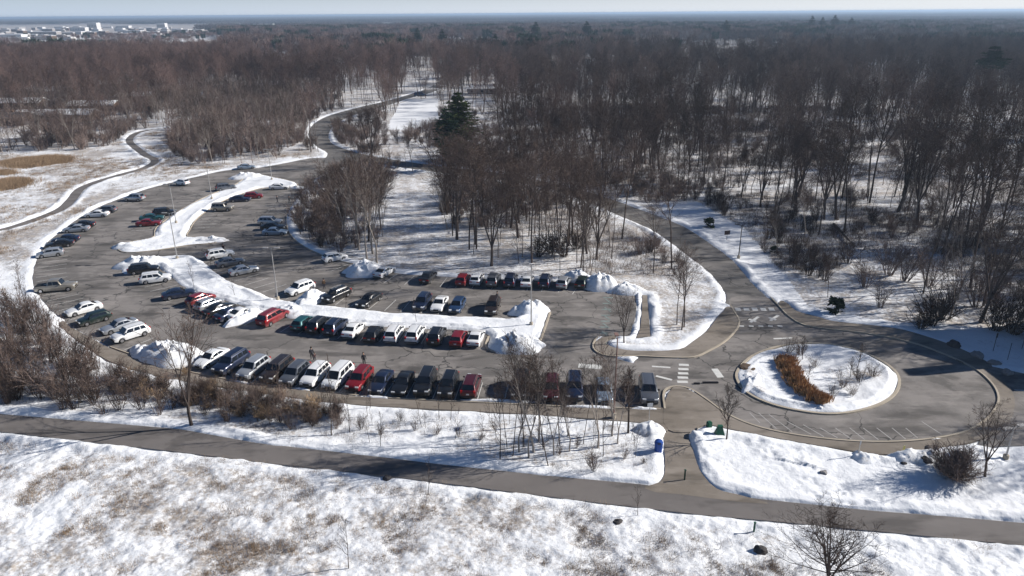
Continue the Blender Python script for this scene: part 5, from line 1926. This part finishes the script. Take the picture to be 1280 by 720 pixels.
for i in range(34):       # belt below the walkway
    x_ = random.uniform(140, 420); y_ = np.interp(x_, [140, 225, 320, 420], [466, 488, 503, 514]) + random.uniform(0, 34)
    a_, b_ = P(x_, y_)
    if sd_all(np.array([a_]), np.array([b_]), 5.)[0] < 1.0: continue
    place_tree(SAPS[i % 4][:2], (a_, b_), random.uniform(.35, .7), random.uniform(0, 6), "short thin sapling in the brown shrub belt below the walkway", group="saplings of the shrub belt", name="young_tree")
for i in range(30):       # thin strip right of it
    x_ = random.uniform(420, 800); y_ = np.interp(x_, [420, 600, 800], [516, 525, 540]) + random.uniform(0, 44)
    a_, b_ = P(x_, y_)
    if sd_all(np.array([a_]), np.array([b_]), 5.)[0] < 1.0: continue
    place_tree(SAPS[i % 4][:2], (a_, b_), random.uniform(.3, .65), random.uniform(0, 6), "thin sapling sticking out of the snow strip between walkway and footpath", group="saplings of the snow strip", name="young_tree")
m = SHRUB_DARK[0]
for (px_, s_, lab) in (((690,318),2.2,"dense dark shrub mass left of the tree-side row's snow heap"), ((705,322),2.0,"dark shrub behind the dark green car"), ((672,322),1.8,"dark shrub above the tree-side lamp post"), ((720,312),1.9,"dark shrub above the large snow heap"),
                       ((1165,408),2.2,"dark shrub at the wood edge behind the roundabout"), ((1150,412),1.6,"smaller dark shrub at the wood edge behind the roundabout"), ((1265,418),2.6,"big dark shrub at the right edge above the shaded snow"), ((1243,414),2.2,"dark shrub left of the big one above the shaded snow"), ((1176,402),2.0,"dark shrub behind the wood edge shrubs")):
    place_shrub(m, px_, s_, lab)
for (x_, y_, s_) in ((990,330,2.0),(1010,345,1.9),(1030,352,1.8),(1110,345,2.4),(1130,352,2.4),(1080,360,2.0),(1160,360,2.4),(1190,380,2.2),(1220,385,2.2),(1100,385,1.6),(900,262,1.6),(905,270,1.5),(960,300,1.8),(975,305,1.7),(1240,370,2.2),(1060,330,1.9)):
    place_shrub(random.choice(SHRUB_R if x_ > 1050 else SHRUB_B), (x_, y_), s_, "leafless brown shrub among the trunks of the right woods", group="undergrowth shrubs of the right woods")
for (x_, y_, s_) in ((400,300,1.7),(412,306,1.6),(425,315,1.6),(395,285,1.8),(385,262,1.9),(398,272,1.8),(410,282,1.8),(430,300,1.7),(445,310,1.5),(392,246,1.9),(408,252,1.9),(425,262,1.9),(440,275,1.9),(405,235,1.8),(425,240,1.9),(445,250,1.9),(460,265,1.8),(420,225,1.8),(440,232,1.8),(460,240,1.9),(475,255,1.8),(455,290,1.7),(470,300,1.6),(465,222,1.8)):
    place_shrub(random.choice(SHRUB_R), (x_, y_), s_, "reddish leafless shrub in the thicket at the inner curve of the lot", group="shrubs of the inner curve thicket")
# fallen trunks in the wood
for (a_, b2, r_, lab) in (((738,232),(772,214),.28,"fallen trunk lying on the snow left of the road bend in the woods"), ((736,236),(785,228),.22,"second fallen trunk below the first in the woods"), ((1042,282),(1085,335),.28,"long fallen trunk on the snow in the right woods")):
    p0, p1 = P(*a_), P(*b2)
    mb = MB(); L_ = math.dist(p0, p1); s_ = min(1, 16 / L_)
    q = [(p0[0] + (p1[0] - p0[0]) * s_ * t, p0[1] + (p1[1] - p0[1]) * s_ * t, .3 + .5 * t) for t in (0, .3, .6, 1)]
    mb.tube([(c[0] - q[0][0], c[1] - q[0][1], c[2]) for c in q], [r_, r_ * .85, r_ * .6, r_ * .25], 7)
    for k in range(7):
        t = random.uniform(.4, 1); c = Vector(q[0]).lerp(Vector(q[3]), t) - Vector((q[0][0], q[0][1], 0))
        mb.tube([c, c + Vector((random.gauss(0, 1), random.gauss(0, 1), random.uniform(.5, 1.6)))], [.07, .02], 4)
    tag(link("fallen_trunk", mb.mesh("fallen_trunk", [m_bark]), None, (q[0][0], q[0][1], 0)), lab, "fallen tree")


# ------------------------------------------------------------------ dry grass and weeds (nobody could count these)
def tuft(seed, n, h, w, m, spread=.35, rad=.25):
    rng = random.Random(seed); mb = MB()
    for k in range(n):
        q = Vector((rng.gauss(0, rad), rng.gauss(0, rad), -.03))
        d = Vector((rng.gauss(0, spread), rng.gauss(0, spread), 1)).normalized() * h * rng.uniform(.5, 1.1)
        u = d.cross(Vector((rng.gauss(0, 1), rng.gauss(0, 1), 0))).normalized() * w / 2
        mb.add([q - u, q + u, q + d], [(0, 1, 2)])
    return mb.mesh("tuft", [m])


TU = [tuft(1, 40, .45, .030, m_tan), tuft(2, 26, .6, .024, m_greyw, .5), tuft(3, 34, .38, .035, m_greyw, .7, .35), tuft(4, 22, .9, .022, m_red, .35, .3), tuft(5, 16, .85, .02, m_twig, .45, .3), tuft(6, 60, .5, .03, m_tan, .5, .45)]
def field_rows(n, box, poly, thr, picks, smin, smax, sdmin=.6, fs=5.0):
    xs = RNG.uniform(box[0], box[1], n); ys = RNG.uniform(box[2], box[3], n)
    px, py = to_px(xs, ys)
    k = in_poly(poly, px, py) & (fbm(xs + 11, ys, fs, 4) + RNG.normal(0, .05, n) > thr) & (px > -250) & (px < 1530)
    xs, ys = xs[k], ys[k]
    k = sd_all(xs, ys, 3.) > sdmin
    xs, ys = xs[k], ys[k]
    return [(x, y, random.choice(picks), random.uniform(smin, smax), random.uniform(0, 6.28), .08) for x, y in zip(xs, ys)]


rows = field_rows(40000, (-75, 50, 22, 76), FIELD, .48, [0, 1, 2, 0, 2, 5, 5], .35, .95, fs=4.5)
rows += field_rows(5000, (-75, 50, 22, 76), FIELD, .60, [3, 4, 4], .6, 1.2)
rows += field_rows(7000, (-90, 30, 55, 100), STRIP, .47, [1, 2, 4, 4, 3], .5, 1.1)
rows += field_rows(26000, (-190, -20, 100, 300), MEADOW, .47, [0, 1, 2, 5], .8, 1.8, fs=12)
for q in REED:
    w = np.array([P(*p) for p in q])
    xs = RNG.uniform(w[:, 0].min(), w[:, 0].max(), 9000); ys = RNG.uniform(w[:, 1].min(), w[:, 1].max(), 9000)
    px, py = to_px(xs, ys)
    k = in_poly(q, px, py) & (px > -100) & (fbm(xs, ys, 6, 3) > .50)
    rows += [(x, y, 5 if random.random() < .85 else 0, random.uniform(1.8, 3.2), random.uniform(0, 6.28), 0.) for x, y in zip(xs[k], ys[k])]
und = []
for (n_, x0, x1, y0, y1, cond, pk, s0, s1_) in ((6000, -260, -40, 195, 420, lambda a, b: a < 430, (0, 0, 1, 2, 3), .5, 2.0), (1300, -80, -5, 105, 230, lambda a, b: (a < 500) & (a > 360), (0, 1, 2, 3), .5, 1.7), (1400, -22, 60, 100, 210, lambda a, b: (a > 550) & (a < 900) & (b > 225) & (b < 335), (0, 1, 2, 3), .5, 1.3), (1500, -75, 0, 195, 420, lambda a, b: in_poly(LOWZONE[0], a, b), (0, 1, 2, 3), .7, 1.8), (3000, -40, 150, 88, 330, lambda a, b: a > 545, (2, 3, 2, 0), .5, 1.4)):
    xs = RNG.uniform(x0, x1, n_); ys = RNG.uniform(y0, y1, n_)
    k = np.abs(xs) < .78 * ys + 10
    xs, ys = xs[k], ys[k]
    ok, px, py = allowed(xs, ys)
    ok &= cond(px, py) & (fbm(xs + 70, ys, 18, 3) > .44)
    for x, y in zip(xs[ok], ys[ok]):
        und.append((x, y, random.choice(pk), random.uniform(s0, s1_), random.uniform(0, 6.28), 0.))
o = gn_scatter("undergrowth", und, [SHRUB_R[0], SHRUB_R[1], SHRUB_B[0], SHRUB_B[1]])
tag(o, "tangled leafless undergrowth between the trunks of the woods", "undergrowth", kind="stuff")
# undergrowth between the trunks
xs = RNG.uniform(-70, 140, 60000); ys = RNG.uniform(80, 330, 60000)
k = (np.abs(xs) < .78 * ys + 10) & (fbm(xs, ys, 14, 3) > .48)
xs, ys = xs[k], ys[k]
ok, px, py = allowed(xs, ys)
ok &= px > 535
rows += [(x, y, random.choice([4, 4, 1, 3]), random.uniform(.9, 2.2), random.uniform(0, 6.28), .05) for x, y in zip(xs[ok], ys[ok])]
print("tufts", len(rows))
o = gn_scatter("dry_grass", rows, TU)
tag(o, "dry grass and weed stalks poking through the snow", "dry grass", kind="stuff")

# ------------------------------------------------------------------ people
SKIN = mat("skin", (.45, .28, .20), .6)


def person(px, h, face, pose, jacket, trousers, hair, label, z=0.01):
    """one continuous skinned body, standing or in mid-step"""
    x, y = P(*px)
    J = {}
    lean = pose.get('lean', 0)
    st = pose.get('stride', .12)
    V = [(0, 0, .93), (lean * .4, 0, 1.18), (lean, 0, 1.42), (lean * 1.1, 0, 1.52), (lean * 1.2, 0, 1.68),        # pelvis chest shoulders neck head
         (0, .10, .90), (st * .6, .11, .50), (st, .11, .08), (st + .14, .12, .04),
         (0, -.10, .90), (-st * .2, -.11, .50), (-st, -.11, .09), (-st + .14, -.12, .04),
         (lean, .20, 1.40), (lean - .05 + pose.get('arm', 0) * .3, .26, 1.13), (lean + pose.get('arm', 0) * .8 + .05, .24, .90 + pose.get('arm', 0) * .25),
         (lean, -.20, 1.40), (lean - .03, -.26, 1.13), (lean + .08, -.24, .88),
         (lean * 1.2, 0, 1.76)]
    R = [.15, .15, .15, .06, .10, .10, .072, .05, .045, .10, .072, .05, .045, .075, .052, .04, .075, .052, .04, .085]
    E_ = [(0, 1), (1, 2), (2, 3), (3, 4), (4, 19), (0, 5), (5, 6), (6, 7), (7, 8), (0, 9), (9, 10), (10, 11), (11, 12), (2, 13), (13, 14), (14, 15), (2, 16), (16, 17), (17, 18)]
    me = bpy.data.meshes.new("body"); me.from_pydata(V, E_, [])
    ob = bpy.data.objects.new("tmp", me); COL.objects.link(ob)
    sk = ob.modifiers.new("s", 'SKIN')
    for i, r in enumerate(R):
        me.skin_vertices[0].data[i].radius = (r, r)
    me.skin_vertices[0].data[0].use_root = True
    sb = ob.modifiers.new("d", 'SUBSURF'); sb.levels = 2; sb.render_levels = 2
    dg = bpy.context.evaluated_depsgraph_get()
    m2 = bpy.data.meshes.new_from_object(ob.evaluated_get(dg))
    bpy.data.objects.remove(ob)
    m2.name = "body"
    m2.materials.clear()
    for m_ in (mat("jacket", jacket, .8), mat("trousers", trousers, .85), SKIN, mat("boots", (.02, .02, .02), .7)):
        m2.materials.append(m_)
    for p_ in m2.polygons:
        c = p_.center
        p_.material_index = 3 if c.z < .13 else 1 if c.z < .88 and abs(c.y) < .2 else 2 if c.z > 1.50 or (c.z < .93 and abs(c.y) >= .2) else 0
    m2.shade_smooth()
    root = link("person", m2, None, (x, y, z), face)
    root.scale = (h / 1.80,) * 3
    tag(root, label, "person")
    mb = bmesh.new(); bmesh.ops.create_uvsphere(mb, u_segments=12, v_segments=8, radius=.118)
    for v in mb.verts:
        v.co = Vector((v.co.x * .98 - .025 + lean * 1.2, v.co.y * .95, v.co.z * 1.05 + 1.745))
    bmesh.ops.delete(mb, geom=[v for v in mb.verts if v.co.x > lean * 1.2 + .05 and v.co.z < 1.77], context='VERTS')
    mh = bpy.data.meshes.new("hair"); mb.to_mesh(mh); mb.free(); mh.materials.append(mat("hair_mat", hair, .8))
    link("hair", mh, root)
    return root


person((621.5,378), 1.75, 2.6, dict(stride=.1, arm=.5), (.02, .02, .025), (.02, .02, .03), (.02, .015, .01), "person in black standing at the rear corner of the dark brown SUV")
person((390.5,450), 1.75, 2.0, dict(stride=.22, lean=.05), (.05, .05, .06), (.03, .03, .04), (.03, .02, .01), "person walking behind the white SUV in the front row")
person((394,451.5), 1.15, 2.2, dict(stride=.15), (.10, .06, .06), (.05, .05, .07), (.05, .03, .02), "child walking beside the adult behind the white SUV")
person((455.5,457), 1.75, -1.2, dict(stride=.06, arm=.4), (.03, .03, .035), (.025, .025, .03), (.02, .01, .01), "person in dark clothes standing behind the red SUV")
person((347,254), 1.75, .5, dict(stride=.2), (.02, .02, .03), (.03, .03, .04), (.02, .01, .01), "person walking across the upper inner aisle alone")
person((280,316.5), 1.75, 1.2, dict(stride=.08), (.05, .02, .02), (.02, .02, .02), (.02, .01, .01), "person behind the first white SUV above the median")
person((405.5,361.5), 1.75, 2.2, dict(stride=.08), (.08, .05, .03), (.02, .02, .03), (.02, .01, .01), "person standing beyond the black SUV near the snow heap")
person((362,254), 1.7, 2.8, dict(stride=.15), (.015, .015, .02), (.03, .03, .03), (.02, .01, .01), "person near the far curve, right of the one crossing the aisle")

# ------------------------------------------------------------------ buildings
m_wallb = mat("brown_siding", (.12, .075, .05), .85, var=.2)
m_wallg = mat("grey_siding", (.30, .28, .27), .85, var=.15)
m_wallw = mat("pale_wall", (.62, .61, .60), .8, var=.1)
m_roofs = mat("snowy_roof", (.78, .80, .83), .8, var=.06)
m_roofd = mat("dark_shingles", (.07, .06, .06), .9, var=.2)
m_roofo = mat("rust_roof", (.30, .13, .08), .9, var=.2)
m_win = mat("dark_window", (.02, .025, .03), .1, spec=.7)


def house(wx_, wy_, L_, Wd_, h, rz, wall, roof, label, pitch=.35, name="house", cat="house", group=None, nwin=4, flat=False, detail=True):
    e = bpy.data.objects.new(name, None); COL.objects.link(e); e.location = (wx_, wy_, 0); e.rotation_euler = (0, 0, rz)
    tag(e, label, cat, group)
    a = MB(); a.box((0, 0, h / 2 - .2), (L_ / 2, Wd_ / 2, h / 2 + .2)); 
    rh = Wd_ / 2 * pitch if not flat else .0
    if not flat:
        for s in (-1, 1):
            a.add([(s * L_ / 2, -Wd_ / 2, h), (s * L_ / 2, Wd_ / 2, h), (s * L_ / 2, 0, h + rh - .03)], [(0, 1, 2)])
    link("wall", a.mesh("wall", [wall]), e)
    a = MB(); o_ = .5
    if flat:
        a.box((0, 0, h + .25), (L_ / 2 + .15, Wd_ / 2 + .15, .25))
    else:
        for s in (-1, 1):
            x0, x1 = -L_ / 2 - o_, L_ / 2 + o_
            ye, ze = s * (Wd_ / 2 + o_), h - o_ * pitch
            a.add([(x0, ye, ze), (x1, ye, ze), (x1, 0, h + rh), (x0, 0, h + rh), (x0, ye, ze + .25), (x1, ye, ze + .25), (x1, 0, h + rh + .25), (x0, 0, h + rh + .25)],
                  [(4, 5, 6, 7), (0, 1, 5, 4), (1, 2, 6, 5), (3, 0, 4, 7), (0, 3, 2, 1)])
    rf = link("roof", a.mesh("roof", [roof]), e)
    if detail:
        if not flat:
            a = MB(); a.box((L_ * .2, .3, h + rh + .4), (.35, .35, .7)); link("chimney", a.mesh("chimney", [m_wallb]), rf)
        for k in range(nwin):
            a = MB(); xx = -L_ / 2 + L_ * (k + .5) / nwin
            a.box((xx, -Wd_ / 2 - .02, h * .55), (min(.8, L_ / nwin * .3), .04, h * .17)); link("window", a.mesh("window", [m_win]), e)
        a = MB(); a.box((L_ * .02, -Wd_ / 2 - .03, 1.05), (.5, .04, 1.05)); link("door", a.mesh("door", [m_win]), e)
    return e


def at_L(px_, L_):
    return ((px_ - 640) / F * (L_ * cP + CAMH * sP), L_)


for px_, L_, ln, w_, h_, rz_, wl, rf, lab in (
        (28, 345, 22, 9, 3.2, .05, m_wallb, m_roofs, "brown house with snowy roof, second from the left behind the meadow trees"),
        (8, 292, 20, 9, 3.0, .0, m_roofd, m_roofd, "low dark-roofed house at the left edge behind the meadow"),
        (75, 305, 30, 9, 2.6, .05, m_wallb, m_roofs, "long low brown building behind the trees at upper left"),
        (122, 335, 20, 9, 2.8, .0, m_wallb, m_roofs, "brown house with a white roof left of the path bend"),
        (175, 372, 18, 9, 3.0, -.1, m_wallg, m_roofs, "grey house behind the trees above the path bend"),
        (60, 400, 24, 10, 3.2, .0, m_wallg, m_roofs, "farther grey house with a snowy roof at upper left"),
        (140, 440, 26, 10, 3.2, .1, m_wallb, m_roofs, "farthest brown house behind the left trees"),
        (665, 402, 11, 8, 3.0, .1, m_wallg, m_roofs, "small shed with a white roof in the woods above the large pine"),
        (610, 395, 20, 6, 3.0, .05, m_wallg, m_roofs, "long shaded building left of the white-roofed shed")):
    a_, b_ = at_L(px_, L_)
    house(a_, b_, ln, w_, h_, rz_, wl, rf, lab)
# small blue vehicle by the rust shed
a_, b_ = at_L(527, 385)
r_, kd_ = PROTO['van']
def hk(cc, o):
    if o.name.split('.')[0] == 'body':
        cc.material_slots[0].link = 'OBJECT'; cc.material_slots[0].material = PAINT['blue']
tag(dup(r_, kd_, (a_, b_, .05), .2, 1.25, hk), "dark blue van parked at the top of the white field far up the road", "car")
rt = random.Random(5)
town = [(121, 2450, 30, 25, 18, m_wallw), (206, 2450, 26, 20, 15, m_wallw), (158, 2400, 40, 20, 9, m_wallw), (60, 1700, 60, 20, 6, m_wallg), (14, 1400, 60, 20, 7, m_wallw), (333, 2300, 60, 20, 12, m_wallw), (102, 2250, 45, 20, 7, m_wallw)]
labs = ["tallest white block on the left horizon, left of the two", "white block on the left horizon, right of the two", "wide white building between the two horizon blocks", "long low pale hall in the town at upper left", "broad white-roofed hall at the left edge below the horizon", "white-roofed hall on the horizon right of the town", "low white building just left of the tall block"]
for (px_, L_, ln, w_, h_, wl), lb in zip(town, labs):
    a_, b_ = at_L(px_, L_)
    house(a_, b_, ln, w_, h_ + 3, 0, wl, m_roofs, lb, name="building", cat="building", flat=True, nwin=6)
for i in range(110):
    px_ = rt.uniform(-20, 258) if i < 85 else rt.uniform(150, 258)
    L_ = rt.uniform(1300, 2800) if i < 85 else rt.uniform(1800, 2300)
    a_, b_ = at_L(px_, L_)
    pp = to_px(np.array([a_]), np.array([b_]))
    house(a_, b_, rt.uniform(10, 34), rt.uniform(9, 16), rt.uniform(4, 8.5), rt.uniform(-.3, .3), rt.choice([m_wallw, m_wallg, m_wallb, m_wallg]), m_roofs,
          "small white-roofed building of the distant town on the left horizon", name="building", cat="building", group="buildings of the distant town", flat=True, detail=False)
# the park building standing just past the right edge; it throws the big shadow over the roundabout
e = bpy.data.objects.new("park_building", None); COL.objects.link(e)
e.location = (0, 0, 0)
tag(e, "large park building past the right edge whose broad shadow crosses the roundabout", "building")
BX, BY = 69.8, 85.2
a = MB(); a.box((BX + 9, BY, 4.3), (9, 4.2, 4.5)); a.add([(BX, BY - 4.2, 8.8), (BX, BY + 4.2, 8.8), (BX, BY, 11.0)], [(0, 1, 2)]); a.box((BX + 8, BY - 7.9, 3.4), (8.6, 3.6, 3.6)); link("wall", a.mesh("wall", [m_wallb]), e)
a = MB()
for s in (-1, 1):
    a.add([(BX - .6, BY + s * 4.8, 8.6), (BX + 18.6, BY + s * 4.8, 8.6), (BX + 18.6, BY, 11.1), (BX - .6, BY, 11.1), (BX - .6, BY + s * 4.8, 8.9), (BX + 18.6, BY + s * 4.8, 8.9), (BX + 18.6, BY, 11.4), (BX - .6, BY, 11.4)], [(0, 1, 2, 3), (4, 5, 6, 7), (0, 1, 5, 4), (0, 3, 7, 4)])
a.box((BX + 8, BY - 7.9, 7.2), (9.0, 3.9, .2))
rf = link("roof", a.mesh("roof", [m_roofs]), e)
a = MB(); a.box((BX + 1.0, BY - 5.3, 6.6), (.85, .85, 6.7)); link("chimney", a.mesh("chimney", [m_wallb]), rf)
for k in range(3):
    a = MB(); a.box((BX - .05, BY - 2.6 + k * 2.6, 2.2), (.05, .8, .8)); link("window", a.mesh("window", [m_win]), e)

# ------------------------------------------------------------------ haze
hb = MB()
hb.box((0, 15000, 20), (30000, 15400, 22.5))
hz_me = hb.mesh("haze")
hm = bpy.data.materials.new("thin_haze")
hm.use_nodes = True
hn = hm.node_tree
hn.nodes.clear()
out = hn.nodes.new("ShaderNodeOutputMaterial")
pv = hn.nodes.new("ShaderNodeVolumePrincipled")
pv.inputs["Color"].default_value = (0.58, 0.76, 1.0, 1)
pv.inputs["Density"].default_value = 0.00016
pv.inputs["Anisotropy"].default_value = 0.2
hn.links.new(pv.outputs[0], out.inputs["Volume"])
hz_me.materials.append(hm)
hzo = link("haze", hz_me)
tag(hzo, kind="stuff")
